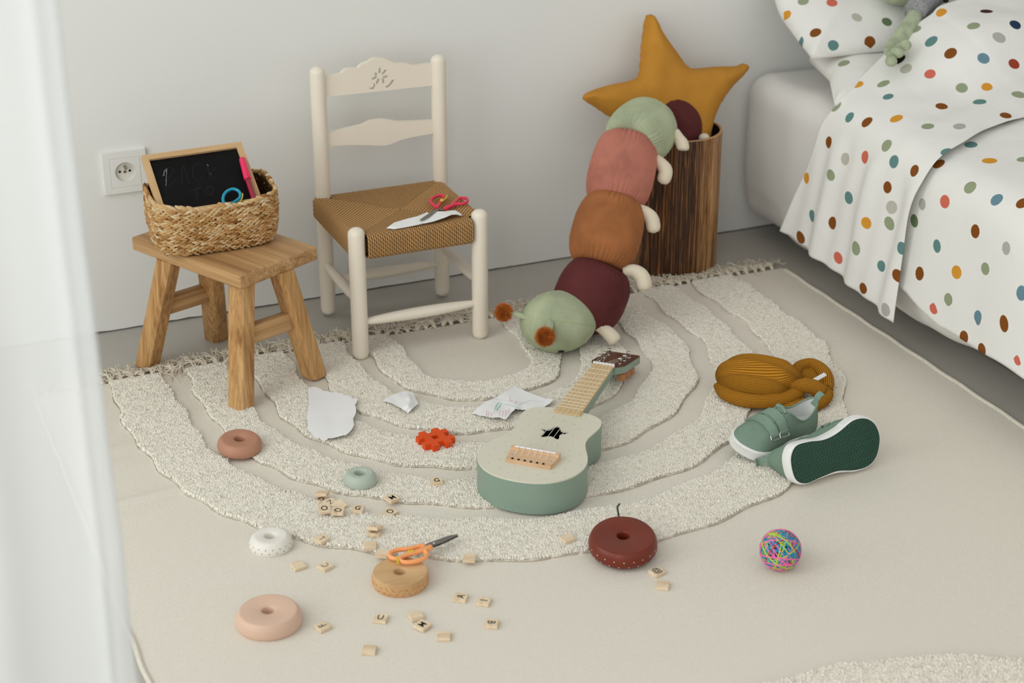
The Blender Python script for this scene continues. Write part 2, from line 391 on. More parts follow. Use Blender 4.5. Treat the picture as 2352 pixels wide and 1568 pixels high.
t = NT('heather_grey_knit', .9, .1); v = t.co(); t.col(t.ramp(t.noise(v, 420, 3, .7), [(.3, W(92, 92, 96)), (.6, W(168, 168, 170))])); t.bump(t.noise(v, 500, 2), .5, .001); m_grey = t.m
m_sock = plain('outlet_plastic', W(232, 232, 228), .35, .4, .008)
m_sockin = plain('outlet_cup', W(224, 222, 214), .4, .4, .01)
m_brass = plain('outlet_metal', W(186, 184, 172), .3, .5, metal=1)
m_bedbase = plain('bed_base_grey', W(110, 106, 102), .8, .1)

# ================================================================ SETTING
fm = MB(); fm.add([(-1.2, -1.2, 0), (3.8, -1.2, 0), (3.8, WY+.15, 0), (-1.2, WY+.15, 0)], [(0, 1, 2, 3)]); struct('floor', fm, m_floor)
# back wall; its plaster stops a few ragged millimetres above the floor
wm = MB(); N = 900; xs = np.linspace(-1.0, 3.8, N)
zb = [.0035+.0010*mnoise.noise(Vector((x*9, 0, 0)))+.0012*max(0, mnoise.noise(Vector((x*60, 3, 0))))+(.0022*max(0, mnoise.noise(Vector((x*22, 9, 0)))) if x < 1.3 else 0) for x in xs]
vs = []
for x, z in zip(xs, zb): vs += [(x, WY, z), (x, WY, 2.6), (x, WY+.012, z)]
fs = []
for i in range(N-1):
    a = 3*i; fs += [(a, a+3, a+4, a+1), (a+2, a+5, a+3, a)]
wm.add(vs, fs); struct('wall_back', wm, m_wall)
wm = MB(); wm.box((1.4, WY+.07, 1.3), (4.8, .1, 2.6), 0); struct('trim_1', wm, plain('wall_core', W(150, 148, 142), .9, .1))
# window wall on the left: piers, lintel and the big opening the daylight comes through
LX = -.55
wm = MB()
wm.box((LX-.08, 2.93, 1.3), (.16, .5, 2.6), 0); wm.box((LX-.08, -1.1, 1.3), (.16, .4, 2.6), 0); wm.box((LX-.08, .9, 2.5), (.16, 3.7, .2), 0)
struct('wall_left', wm, m_wall)
# ---- curtain: hangs beside the window and is seen close up at the frame's left
cm = MB(); NX, NZ = 150, 40
def curt(u, w):
    z = .012+w*2.35; u2 = u
    x = .203-.80*u; y = 1.335+.16*u
    low = max(0, 1-z/.95)
    x += .010*low*math.exp(-u*6)
    amp = .010+.028*min(1, u*5)
    ph = 2*PI*(u*8.5+.35*math.sin(u*9+1.3))+.5*math.sin(z*1.9+u*4)
    y += amp*math.sin(ph)+.006*math.sin(2.3*ph+z*2); x += .45*amp*math.cos(ph*.97+.6)+.004*mnoise.noise(Vector((z*9, u*3, 0)))
    return (x, y, z)
vs = [curt(i/NX, j/NZ) for j in range(NZ+1) for i in range(NX+1)]
fs = [(j*(NX+1)+i, j*(NX+1)+i+1, (j+1)*(NX+1)+i+1, (j+1)*(NX+1)+i) for j in range(NZ) for i in range(NX)]
cm.add(vs, fs); cu = root('curtain', 'sheer white floor-length curtain hanging in soft folds beside the wall', 'curtain', (-.2, 1.42, 0))
put('drape', cm, m_curtain, cu, 180)
hm = MB(); hm.tube([curt(0, j/NZ) for j in range(NZ+1)], .0016, 6); put('side_hem', hm, m_curtain, cu)
# ---- power outlet
oc = pl(286, 392, 1, WY); ou = root('power_outlet', 'square white wall socket with round recessed cup left of the chalkboard', 'socket', (oc[0], WY, oc[2]))
b = MB(); o2 = .0415
V, T, L = planar([(-o2, -o2), (o2, -o2), (o2, o2), (-o2, o2)], [[(-.029, -.029), (.029, -.029), (.029, .029), (-.029, .029)]])
vs, fs = slab([(-o2, -o2), (o2, -o2), (o2, o2), (-o2, o2)], lambda x, y, z: (oc[0]+x*(1-z*2), WY-z, oc[2]+y*(1-z*2)), [[(-.0292, -.0292), (.0292, -.0292), (.0292, .0292), (-.0292, .0292)]], (0, .0085))
b.add(vs, fs); put('frame', b, m_sock, ou, 0)
b = MB(); circ = [(.0195*math.cos(a), .0195*math.sin(a)) for a in np.linspace(0, 2*PI, 40, endpoint=False)]
vs, fs = slab([(-.0284, -.0284), (.0284, -.0284), (.0284, .0284), (-.0284, .0284)], lambda x, y, z: (oc[0]+x, WY-z, oc[2]+y), [circ], (0, .0092)); b.add(vs, fs); put('insert', b, m_sock, ou, 0)
b = MB(); b.lathe([(.0195, .0092), (.0185, .0080), (.018, .0022), (.0001, .0022)], 40, xf=Matrix.Translation((oc[0], WY, oc[2])) @ Matrix.Rotation(PI/2, 4, 'X')); put('cup', b, m_sockin, ou, 30)
for dx, dz in ((-.0095, 0), (.0095, 0)):
    b = MB(); b.lathe([(.0024, .0026), (.0001, .0026)], 16, xf=Matrix.Translation((oc[0]+dx, WY-.0002, oc[2]+dz)) @ Matrix.Rotation(PI/2, 4, 'X')); put('pin_hole', b, m_black, ou)
b = MB(); b.lathe([(.0027, .002), (.0027, .016), (.0018, .018), (.0001, .0182)], 16, xf=Matrix.Translation((oc[0], WY, oc[2]+.0095)) @ Matrix.Rotation(PI/2, 4, 'X')); put('earth_pin', b, m_brass, ou)
b = MB(); b.lathe([(.003, .0022), (.0028, .0034), (.0001, .0034)], 16, xf=Matrix.Translation((oc[0], WY, oc[2]-.001)) @ Matrix.Rotation(PI/2, 4, 'X')); put('screw', b, m_brass, ou)

# ================================================================ RUG
RX0, RX1, RY0, RY1 = .318, 1.885, .80, 2.935
RC = 1.105
BANDS = [(.112, .172), (.205, .285), (.322, .402), (.437, .514), (.553, .657)]
def ringr(x, y):
    """radius-like coordinate of the rainbow pattern (straight legs at the fringe, round at the bottom)"""
    x = np.asarray(x, float); y = np.asarray(y, float)
    def rr(cy): 
        return np.where(y > cy, np.abs(x-RC), np.hypot(x-RC, y-cy))
    r = rr(2.75)
    for _ in range(3): 
        cy = 2.79-.14*np.clip(r, 0, .66); r = np.where(y > cy, np.abs(x-RC), np.hypot(x-RC, y-cy))
    wob = .0035*np.sin(x*37+y*23)+.003*np.sin(y*61-x*29)
    return r+wob
def ringr2(x, y): return np.hypot(np.asarray(x)-RC, np.asarray(y)-.995)+.003*np.sin(np.asarray(x)*41)
def inpile(x, y, m=0.0):
    r = ringr(x, y); k = np.zeros(np.shape(r), bool)
    for a, b_ in BANDS: k |= (r > a+m) & (r < b_-m)
    r2 = ringr2(x, y); k2 = (r2 < .657-m) & (r2 > .553+m)
    return np.where(np.asarray(y) > 1.9, k & (r < .7), k2)
def rugz(x, y):
    x = np.asarray(x, float); y = np.asarray(y, float)
    z = .0045+.0008*np.sin(x*8+1)*np.sin(y*7)
    for yc, hh, wd, xr in ((2.665, .006, .016, .20), (2.60, .004, .03, .25), (2.475, .008, .013, .26), (2.44, .003, .03, .35)):
        z = z+hh*np.exp(-((y-yc-.12*(x-RX0))/wd)**2)*np.clip(1-(x-RX0)/xr, 0, 1)
    return z
def surf(x, y): return float(rugz(x, y))+(.0075 if bool(inpile(x, y, -.004)) else 0.0)
rug = root('rug', 'large cream cotton rug with raised rainbow arcs and a fringed edge', 'rug', (1.1, 1.87, 0))
GX, GY = 320, 420
gx = np.linspace(RX0, RX1, GX); gy = np.linspace(RY0, RY1, GY); X, Y = np.meshgrid(gx, gy)
Z = rugz(X, Y)+np.where(inpile(X, Y, .003), .0060, 0)
edge = .0015*np.sin(Y*40); X = X+edge*np.where((X < RX0+.01) | (X > RX1-.01), 1, 0)
b = MB(); vs = np.stack([X, Y, Z], -1).reshape(-1, 3).tolist()
fs = [(j*GX+i, j*GX+i+1, (j+1)*GX+i+1, (j+1)*GX+i) for j in range(GY-1) for i in range(GX-1)]
b.add(vs, fs); bd = [j*GX for j in range(GY-1, 0, -1)]+list(range(GX-1))+[j*GX+GX-1 for j in range(GY-1)]+[(GY-1)*GX+i for i in range(GX-1, -1, -1)]
bb = len(b.v); b.v += [(vs[k][0], vs[k][1], 0.0) for k in bd]; b.uv += [(0, 0)]*len(bd)
for k in range(len(bd)-1): b.f.append((bd[k], bb+k, bb+k+1, bd[k+1])); b.mi.append(0)
put('woven_base', b, m_weave, rug, 60)
for x0 in (RX0, RX1):
    b = MB(); b.tube([(x0+.0012*math.sin(y*55), y, float(rugz(x0, y))-.0005) for y in np.arange(RY0, RY1, .012)], .0042, 8); put('side_binding', b, m_selvedge, rug)
# tufted pile: tens of thousands of small leaning yarn ends
sp = .0023
ax, ay = np.meshgrid(np.arange(RX0, RX1, sp), np.arange(1.0, RY1-.003, sp)); P = np.stack([ax.ravel(), ay.ravel()], 1)+rng.uniform(-.5, .5, (ax.size, 2))*sp
P = P[inpile(P[:, 0], P[:, 1], .001)]; n = len(P); z0 = rugz(P[:, 0], P[:, 1])
clump = np.array([mnoise.noise(Vector((p[0]*120, p[1]*120, 0))) for p in P]); cl2 = np.array([mnoise.noise(Vector((p[0]*120, p[1]*120, 7))) for p in P])
hgt = .0080*(1+.12*clump)+rng.normal(0, .00045, n)
r_ = ringr(P[:, 0], P[:, 1]); ang = rng.uniform(0, 2*PI, n); ln = rng.uniform(.0004, .0028, n)
lean = np.stack([np.cos(ang)*ln+.0045*clump, np.sin(ang)*ln+.0045*cl2], 1)
wd = rng.uniform(.0011, .0017, n); a0 = rng.uniform(0, 2*PI, n); vv = np.zeros((n, 7, 3))
for k in range(3):
    a = a0+k*2*PI/3
    vv[:, k, 0] = P[:, 0]+np.cos(a)*wd; vv[:, k, 1] = P[:, 1]+np.sin(a)*wd; vv[:, k, 2] = z0+.003
    vv[:, 3+k, 0] = P[:, 0]+np.cos(a)*wd*1.25+lean[:, 0]*.5; vv[:, 3+k, 1] = P[:, 1]+np.sin(a)*wd*1.25+lean[:, 1]*.5; vv[:, 3+k, 2] = z0+hgt*.76
vv[:, 6, 0] = P[:, 0]+lean[:, 0]*1.1; vv[:, 6, 1] = P[:, 1]+lean[:, 1]*1.1; vv[:, 6, 2] = z0+hgt
tri = np.array([[0, 1, 4], [0, 4, 3], [1, 2, 5], [1, 5, 4], [2, 0, 3], [2, 3, 5], [3, 4, 6], [4, 5, 6], [5, 3, 6]])
FF = (tri[None]+(np.arange(n)*7)[:, None, None]).reshape(-1, 3)
me = bpy.data.meshes.new('tufted_pile'); VV = vv.reshape(-1, 3)-np.array(rug.location)
me.vertices.add(len(VV)); me.vertices.foreach_set('co', VV.astype(np.float32).ravel()); me.loops.add(len(FF)*3); me.loops.foreach_set('vertex_index', FF.astype(np.int32).ravel())
me.polygons.add(len(FF)); me.polygons.foreach_set('loop_start', np.arange(0, len(FF)*3, 3, dtype=np.int32)); me.polygons.foreach_set('use_smooth', np.ones(len(FF), bool))
me.update(calc_edges=True); me.materials.append(m_pile); o = bpy.data.objects.new('tufted_pile', me); C.objects.link(o); o.parent = rug; o['kind'] = 'stuff'
# thin tan line drawn along the outer edge of every pile band
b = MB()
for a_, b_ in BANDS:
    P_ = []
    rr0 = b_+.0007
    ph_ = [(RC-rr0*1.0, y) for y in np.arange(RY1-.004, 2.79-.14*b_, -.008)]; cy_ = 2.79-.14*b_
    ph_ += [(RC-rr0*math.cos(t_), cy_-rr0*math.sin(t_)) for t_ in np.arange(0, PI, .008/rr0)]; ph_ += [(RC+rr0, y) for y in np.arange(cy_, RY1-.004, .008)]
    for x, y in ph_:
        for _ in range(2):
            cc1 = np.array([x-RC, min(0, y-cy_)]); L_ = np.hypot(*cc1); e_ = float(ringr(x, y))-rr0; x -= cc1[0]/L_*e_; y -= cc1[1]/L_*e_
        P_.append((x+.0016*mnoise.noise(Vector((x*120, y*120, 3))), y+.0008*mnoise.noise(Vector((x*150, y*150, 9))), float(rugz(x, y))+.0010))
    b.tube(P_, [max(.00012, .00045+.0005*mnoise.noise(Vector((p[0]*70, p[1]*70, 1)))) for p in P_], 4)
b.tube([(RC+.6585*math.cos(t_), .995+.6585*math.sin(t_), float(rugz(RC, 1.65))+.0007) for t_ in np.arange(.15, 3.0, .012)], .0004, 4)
put('pile_outline', b, plain('tan_line', W(168, 150, 118), .9, .1), rug, 60)
# fringe along the back edge
b = MB(); x = RX0+.004
while x < RX1-.002:
    kz = .006; ky = RY1+.004
    b.ell((x, ky, kz), (.0042, .005, .004), 8, 6)
    hd = random.gauss(0, .5)
    for s in range(15):
        a = hd+random.gauss(0, .32); Lg = random.uniform(.036, .066); p = np.array([x+random.uniform(-.004, .004), ky, kz]); pts = [p.copy()]; cur = random.gauss(0, 1.1)
        for k in range(6):
            a += cur*.18; p = p+np.array([math.sin(a), math.cos(a), 0])*Lg/6; p[2] = .003+.005*math.exp(-k*.6)+random.uniform(0, .009); p[1] = min(p[1], RY1+.062); pts.append(p.copy())
        b.tube(catmull(pts, 2), .00095, 4)
    x += random.uniform(.017, .023)
put('fringe', b, m_fringe, rug, 60)
# ================================================================ STOOL
H = .258; Fc = fl(550, 635, H); e1 = np.array([math.cos(math.radians(26.6)), math.sin(math.radians(26.6)), 0]); e2 = np.array([-e1[1], e1[0], 0])
cc_ = Fc+e1*.093+e2*.147
st = root('wooden_stool', 'small rustic oak stool with four splayed legs carrying the woven basket', 'stool', (cc_[0], cc_[1], 0))
b = MB(); b.box((0, 0, 0), (.294, .186, .026), .004, 3)
put('seat', b, m_oaktop, st, 50, world=False, M=frame((0, 0, H-.013), e2, (0, 0, 1)))
def leg(p0, p1, hw, ch):
    oc_ = [(hw, hw-ch), (hw-ch, hw), (-(hw-ch), hw), (-hw, hw-ch), (-hw, -(hw-ch)), (-(hw-ch), -hw), (hw-ch, -hw), (hw, -(hw-ch))]
    vs = []
    for p, s in ((p0, .94), (p0+(p1-p0)*.012, 1.0), (p1, 1.0)):
        for a, c_ in oc_: q = p+e1*a*s+e2*c_*s; vs.append(tuple(q))
    fs = [tuple(range(7, -1, -1)), tuple(range(16, 24))]
    for k in range(2):
        for i in range(8): fs.append((k*8+i, k*8+(i+1) % 8, k*8+8+(i+1) % 8, k*8+8+i))
    return vs, fs
LB = [fl(554, 932, .009), fl(722, 862, .009), fl(339, 838, .004), fl(498, 777, 0.0)]
LT = [fl(555, 640, .234), fl(645, 618, .234), fl(389, 592, .234)]; LT.append(LT[2]+LT[1]-LT[0])
for p0, p1 in zip(LB, LT):
    v_, f_ = leg(p0, p1, .0195, .007); b = MB(); b.add(v_, f_); put('leg', b, m_oak, st, 20)
for i, j in ((0, 1), (2, 3)):
    a = LB[i]+(LT[i]-LB[i])*.55; c_ = LB[j]+(LT[j]-LB[j])*.55; d = c_-a; L_ = np.linalg.norm(d)
    b = MB(); b.box((0, 0, 0), (L_-.03, .022, .034), .004, 2)
    put('stretcher', b, m_oaktop, st, 50, world=False, M=frame(tuple((a+c_)/2-np.array(st.location)), d, (0, 0, 1)))
# ================================================================ BASKET
bc = np.array([.664, 2.916]); bz = H+.002; BH = .099
bk = root('woven_basket', 'rounded rectangular seagrass basket holding the chalkboard on the stool', 'basket', (bc[0], bc[1], bz))
def bwall(th, k, inset=0.0):
    """th angle, k 0..1 height"""
    n_ = 4.2; hx = .105+.005*k+.004*math.sin(k*PI)-inset; hy = .060+.017*k+.004*math.sin(k*PI)-inset
    c_, s_ = math.cos(th), math.sin(th); r = (abs(c_/hx)**n_+abs(s_/hy)**n_)**(-1/n_)
    if k < .08: r *= .95+.05*k/.08
    back = .5+.5*math.sin(th)
    z = bz+.004+k*(BH-.008+.006*back**1.5+.004*math.cos(th*2)+.002*math.sin(th*7))
    return np.array([bc[0]+r*c_, bc[1]+r*s_, z])
def bpath(k, N_=400):
    P_ = np.array([bwall(2*PI*i/N_, k) for i in range(N_+1)]); L_ = np.r_[0, np.cumsum(np.linalg.norm(np.diff(P_, axis=0), axis=1))]; return P_, L_
b = MB(); tint = []; ROWS = 23
for r in range(ROWS):
    k = r/(ROWS-1); P_, L_ = bpath(k); tot = L_[-1]; ns = int(tot/.0112); big = 1.25 if r >= ROWS-2 else 1.0
    for s in range(ns):
        q = (s+.5+.25*random.random()+(.5 if r % 2 else 0))/ns*tot % tot
        c_ = np.array([np.interp(q, L_, P_[:, i]) for i in range(3)]); c2 = np.array([np.interp((q+.003) % tot, L_, P_[:, i]) for i in range(3)])
        tdir = Vector(c2-c_); 
        if tdir.length > .01: continue
        tdir.normalize(); out = tdir.cross(Vector((0, 0, 1))).normalized(); sl = math.radians((21 if r % 2 else -21)+random.gauss(0, 6))
        d = (Matrix.Rotation(sl, 3, out) @ tdir).normalized(); w_ = out.cross(d).normalized(); R = Matrix((d, out, w_)).transposed()
        c_ = c_+np.array(out)*random.gauss(0, .0006)
        n0 = len(b.v); b.ell(c_, (.0088*big*random.uniform(.85, 1.15), .0034*big, .00265*big*random.uniform(.8, 1.2)), 8, 7, R=Matrix(R))
        tv = min(1, max(0, random.gauss(.58, .22))); tint += [tv]*(len(b.v)-n0)
# reorient: ellipsoid poles along the strand
o = put('woven_wall', b, m_grass, bk, 180); at = o.data.attributes.new('tint', 'FLOAT', 'POINT'); at.data.foreach_set('value', np.array(tint, dtype=np.float32))
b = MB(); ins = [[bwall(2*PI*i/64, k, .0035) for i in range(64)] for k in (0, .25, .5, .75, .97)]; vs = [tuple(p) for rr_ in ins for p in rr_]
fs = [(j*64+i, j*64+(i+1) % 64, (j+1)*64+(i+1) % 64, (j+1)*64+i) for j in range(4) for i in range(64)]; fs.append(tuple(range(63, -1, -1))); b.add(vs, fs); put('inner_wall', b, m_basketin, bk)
# ================================================================ CHALKBOARD
TL = pl(324, 357, 1, 2.985); TR = pl(554, 325, 1, 2.985); BL0 = fl(374, 476, .350)
xh = Vector(TR-TL).normalized(); up = Vector(TL-BL0); up = (up-xh*up.dot(xh)).normalized(); nh = xh.cross(up); BW = (TR-TL)@np.array(xh); BHt = .146; bt = .011
cb = root('chalkboard', 'small pine-framed black chalkboard leaning in the woven basket', 'chalkboard', tuple(TL))
Mb = Matrix((xh, up, nh)).transposed().to_4x4(); Mb.translation = Vector(tuple(TL-np.array(cb.location)))
fw = .0115
for (x0, y0, x1, y1, s) in ((0, 0, BW, 0, 'top'), (BW, 0, BW, -BHt, 'r'), (BW, -BHt, 0, -BHt, 'b'), (0, -BHt, 0, 0, 'l')):
    d = np.array([x1-x0, y1-y0]); L_ = np.linalg.norm(d); d /= L_; nr = np.array([d[1], -d[0]])
    q = [np.array([x0, y0]), np.array([x1, y1]), np.array([x1, y1])-d*fw+nr*fw, np.array([x0, y0])+d*fw+nr*fw]
    # mitred bar; its own frame runs the wood grain along it
    loc = [((p-q[0])@d, (p-q[0])@(-nr)) for p in q]
    b = MB(); v8 = [(p[0], p[1], 0) for p in loc]+[(p[0], p[1], -bt) for p in loc]
    b.add(v8, [(3, 2, 1, 0), (4, 5, 6, 7), (0, 1, 5, 4), (1, 2, 6, 5), (2, 3, 7, 6), (3, 0, 4, 7)])
    for f_i, f_ in enumerate(b.f): pass
    M3 = Matrix.Translation((q[0][0], q[0][1], 0)) @ Matrix((((d[0], -nr[0], 0, 0)), (d[1], -nr[1], 0, 0), (0, 0, 1, 0), (0, 0, 0, 1)))
    put('frame_bar', b, m_pine, cb, 0, world=False, M=Mb @ M3)
b = MB(); b.box((BW/2, -BHt/2, -.006), (BW-fw*1.6, BHt-fw*1.6, .003), 0); pn = put('writing_surface', b, m_slate, cb, 0, world=False, M=Mb)
def onboard(x, y, off=-.0043): return ppl(340+x/10.69, 340+y/10.69, TL+np.array(nh)*off, nh)
def strokes(b, lst, r, mi_):
    for s in lst:
        P_ = [onboard(*p) for p in s]; P_ = catmull(P_, 5) if len(P_) > 2 else P_
        P_ = [p+np.array([random.gauss(0, 1), random.gauss(0, 1), 0])*.00018 for p in P_]; b.tube(P_, [r*random.uniform(.45, 1.15) for _ in P_], 5, flat=.3, up=nh, mi=mi_)
cbm = MB(); strokes(cbm, [[(462, 500), (450, 700), (440, 920)], [(440, 520), (395, 600), (372, 680)], [(420, 540), (385, 610), (405, 680)], [(1450, 395), (1480, 440)], [(1540, 640), (1560, 625)]], .0010, 1)
strokes(cbm, [[(440, 920), (445, 1000), (450, 1060)], [(462, 495), (540, 470), (620, 530), (620, 600), (500, 715)], [(500, 715), (640, 740), (660, 810), (560, 890), (450, 970)], [(835, 900), (838, 560), (865, 425), (900, 520), (960, 700), (1010, 890)], [(1290, 440), (1210, 360), (1130, 450), (1095, 560), (1100, 680), (1180, 790), (1290, 770), (1360, 690)], [(1465, 400), (1480, 560), (1545, 800)], [(1700, 420), (1620, 520), (1500, 620)], [(1550, 640), (1650, 780)], [(1030, 1045), (1160, 1020), (1310, 955)], [(1185, 1000), (1205, 1250)], [(1540, 930), (1430, 985), (1410, 1050), (1450, 1130), (1540, 1140), (1600, 1080), (1580, 970), (1520, 935)]], .0011, 0)
put('chalk_lettering', cbm, [m_chalk, m_chalk2], cb)
# marker and blue scissors lying on the board inside the basket
def onb(px, py, off): return ppl(px, py, TL+np.array(nh)*off, nh)
pa, pb_, pc = onb(556, 364, .0068), onb(569, 412, .0068), onb(582, 452, .0068)
mk = root('marker_pen', 'transparent crimson marker with bright pink cap leaning on the chalkboard', 'pen', tuple(pa))
b = MB(); b.tube([pa, pa+(pb_-pa)*.04, pa+(pb_-pa)*.97, pb_], [.0046, .0062, .0066, .006], 20); put('cap', b, m_pink, mk, 50)
b = MB(); b.tube([pa+(pb_-pa)*.08+np.array(nh)*.0062-np.array(xh)*.001, pa+(pb_-pa)*1.05+np.array(nh)*.0064-np.array(xh)*.001], .0012, 8); put('clip', b, m_pink, mk)
b = MB(); b.tube([pb_, pc+(pc-pb_)*.25], .0052, 18); put('barrel', b, m_crimson, mk, 50)
bs = root('scissors', 'blue-handled scissors poking out of the woven basket before the chalkboard', 'scissors', tuple(onb(533, 447, .004)))
b = MB(); b.tube(catmull([onb(x, y, .006) for x, y in [(515, 468), (512, 457), (516, 445), (525, 437), (536, 434), (547, 438), (552, 446), (550, 455), (541, 462), (532, 468)]], 6), .0029, 10); put('handle', b, m_bluepl, bs)
b = MB(); b.tube(catmull([onb(x, y, .006) for x, y in [(557, 444), (557, 452), (553, 461), (548, 467)]], 4), .0012, 8); put('spring_lever', b, m_yellow, bs)
b = MB(); b.tube([onb(523, 466, .005), onb(528, 472, .004)], .003, 6, flat=.3); put('blade', b, m_steel, bs)

# ================================================================ CHAIR
X0, X1, YF, YB = .914, 1.158, 2.858, 3.083
ch = root('childrens_chair', 'cream painted ladder-back kids chair with a woven cord seat', 'chair', ((X0+X1)/2, (YF+YB)/2, 0))
def post(x, y, r, h, z0=.004):
    b = MB(); pr_ = [(.0001, z0), (r*.5, z0+.001), (r*.85, z0+.005), (r, z0+.012), (r, h-.013)]+[(r*math.cos(a), h-.013+.013*math.sin(a)) for a in np.linspace(.2, PI/2-.01, 8)]
    b.lathe(pr_, 28, xf=Matrix.Translation((x, y, 0))); return b
put('front_leg', post(X0, YF, .0158, .268, surf(X0, YF)-.002), m_chair, ch, 60); put('front_leg', post(X1, YF, .0158, .268, surf(X1, YF)-.001), m_chair, ch, 60)
put('back_post', post(X0+.008, YB, .0150, .512), m_chair, ch, 60); put('back_post', post(X1+.008, YB, .0150, .509), m_chair, ch, 60)
def spindle(a, c_, r0=.0062, r1=.0112):
    P_ = [np.array(a)+(np.array(c_)-np.array(a))*t for t in np.linspace(0, 1, 17)]; b = MB(); b.tube(P_, [r0+(r1-r0)*math.sin(PI*t)**.8 for t in np.linspace(0, 1, 17)], 16); return b
put('stretcher', spindle((X0+.012, YF, .078), (X1-.012, YF, .078)), m_chair, ch); put('stretcher', spindle((X0+.02, YB, .075), (X1-.006, YB, .075)), m_chair, ch)
put('stretcher', spindle((X0+.001, YF+.012, .118), (X0+.007, YB-.012, .112)), m_chair, ch); put('stretcher', spindle((X1+.001, YF+.012, .118), (X1+.007, YB-.012, .112)), m_chair, ch)
SY = YB-.004
def slat(top, bot, holes=()):
    q = [pl(x, y, 1, SY) for x, y in top]+[pl(x, y, 1, SY) for x, y in bot]; q[0][0] = X0+.018; q[len(top)-1][0] = X1+.0; q[len(top)][0] = X1; q[-1][0] = X0+.018
    q = [(p[0], p[2]) for p in q]; hs = [[(lambda p: (p[0], p[2]))(pl(x, y, 1, SY)) for x, y in h] for h in holes]
    vs, fs = slab(q, lambda x, y, z: (x, SY+z, y), hs, (0, .011)); b = MB(); b.add(vs, [f[::-1] for f in fs]); return b
def petal(ax, ay, bx, by, w_=54):
    a = np.array([ax, ay])/15.68+np.array([820, 120]); c_ = np.array([bx, by])/15.68+np.array([820, 120]); m = (a+c_)/2; d = (c_-a)/2; nn_ = np.array([-d[1], d[0]])/np.linalg.norm(d)*w_/15.68
    return [tuple(m+d*math.cos(t)+nn_*math.sin(t)) for t in np.linspace(0, 2*PI, 14, endpoint=False)]
pts_ = [(815, 550, 815, 765), (1060, 630, 900, 795), (1115, 860, 925, 900), (975, 1120, 895, 930), (700, 1150, 790, 945), (530, 970, 735, 870), (615, 740, 735, 820)]
cres = lambda L_: [(820+x/15.68, 120+y/15.68) for x, y in L_]
holes = [petal(*p) for p in pts_]+[cres([(1010, 1235), (1090, 1280), (1190, 1230), (1270, 1130), (1355, 980), (1260, 1000), (1180, 1110), (1090, 1200)]), cres([(390, 1250), (500, 1330), (600, 1330), (655, 1220), (645, 1140), (590, 1100), (610, 1180), (560, 1260), (480, 1280)])]
top = [(752.7, 175), (770, 173), (784, 169), (790, 163), (797, 159), (808, 157), (822, 158), (828, 151), (834, 147), (847, 142), (856, 136), (866, 133), (883, 134.5), (898, 141), (908, 146), (922, 145), (937, 147), (951, 151.5), (971, 149), (990, 147)]
put('carved_top_slat', slat(top, [(990, 197), (755, 222)], holes), m_chair, ch, 30)
put('middle_slat', slat([(757.6, 307.5), (796, 296), (820, 291), (835, 287), (850, 279), (874, 274.5), (893, 275.5), (913, 280), (932, 280), (961, 279), (990, 278)], [(990, 307), (951, 314), (922, 321), (898, 331), (879, 335), (845, 333), (796, 333), (760, 335)]), m_chair, ch, 30)
# woven seat: every cord wraps a rail and runs to the diagonal
SX0, SX1, SY0, SY1 = .9035, 1.1685, 2.8435, 3.090; ZT, ZB = .2535, .206; scx, scy = (SX0+SX1)/2, (SY0+SY1)/2; rc = .0021
def topz(x, y):
    d = min((x-SX0)/(scx-SX0), (SX1-x)/(SX1-scx), (y-SY0)/(scy-SY0), (SY1-y)/(SY1-scy)); return ZT-.006*max(0, min(1, d))**.8
b = MB()
def wrap(kind, s):
    if kind in 'FB':
        fx = min((s-SX0)/(scx-SX0), (SX1-s)/(SX1-scx)); ye = SY0 if kind == 'F' else SY1; sg = 1 if kind == 'F' else -1; ln_ = fx*(scy-SY0)
        P2 = lambda d: (s, ye+sg*d)
    else:
        fy = min((s-SY0)/(scy-SY0), (SY1-s)/(SY1-scy)); xe = SX0 if kind == 'L' else SX1; sg = 1 if kind == 'L' else -1; ln_ = fy*(scx-SX0)
        P2 = lambda d: (xe+sg*d, s)
    pts = []
    for t in np.linspace(1, 0, 6):
        d = .012+(ln_-.012)*t if ln_ > .012 else .012; x, y = P2(d); pts.append((x, y, topz(x, y)))
    for a in np.linspace(0, PI/2, 5)[1:]:
        x, y = P2(.012-.012*math.sin(a)); pts.append((x, y, ZT-.012+.012*math.cos(a)))
    x, y = P2(0); pts.append((x, y, (ZT+ZB)/2)); pts.append((x, y, ZB+.008))
    x, y = P2(.004); pts.append((x, y, ZB+.002)); x, y = P2(.03); pts.append((x, y, ZB+.001))
    b.tube(pts, rc*random.uniform(.93, 1.05), 6, caps=False)
for s in np.arange(X0+.0195, X1-.0165, .00425): wrap('F', s)
for s in np.arange(X0+.0235, X1-.005, .00425): wrap('B', s)
for s in np.arange(YF+.0155, YB+.005, .00425): wrap('L', s); wrap('R', s)
put('woven_seat', b, m_cord, ch, 180)
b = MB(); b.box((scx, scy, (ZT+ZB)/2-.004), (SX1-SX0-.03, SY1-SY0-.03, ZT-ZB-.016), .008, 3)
put('seat_core', b, m_cordin, ch)
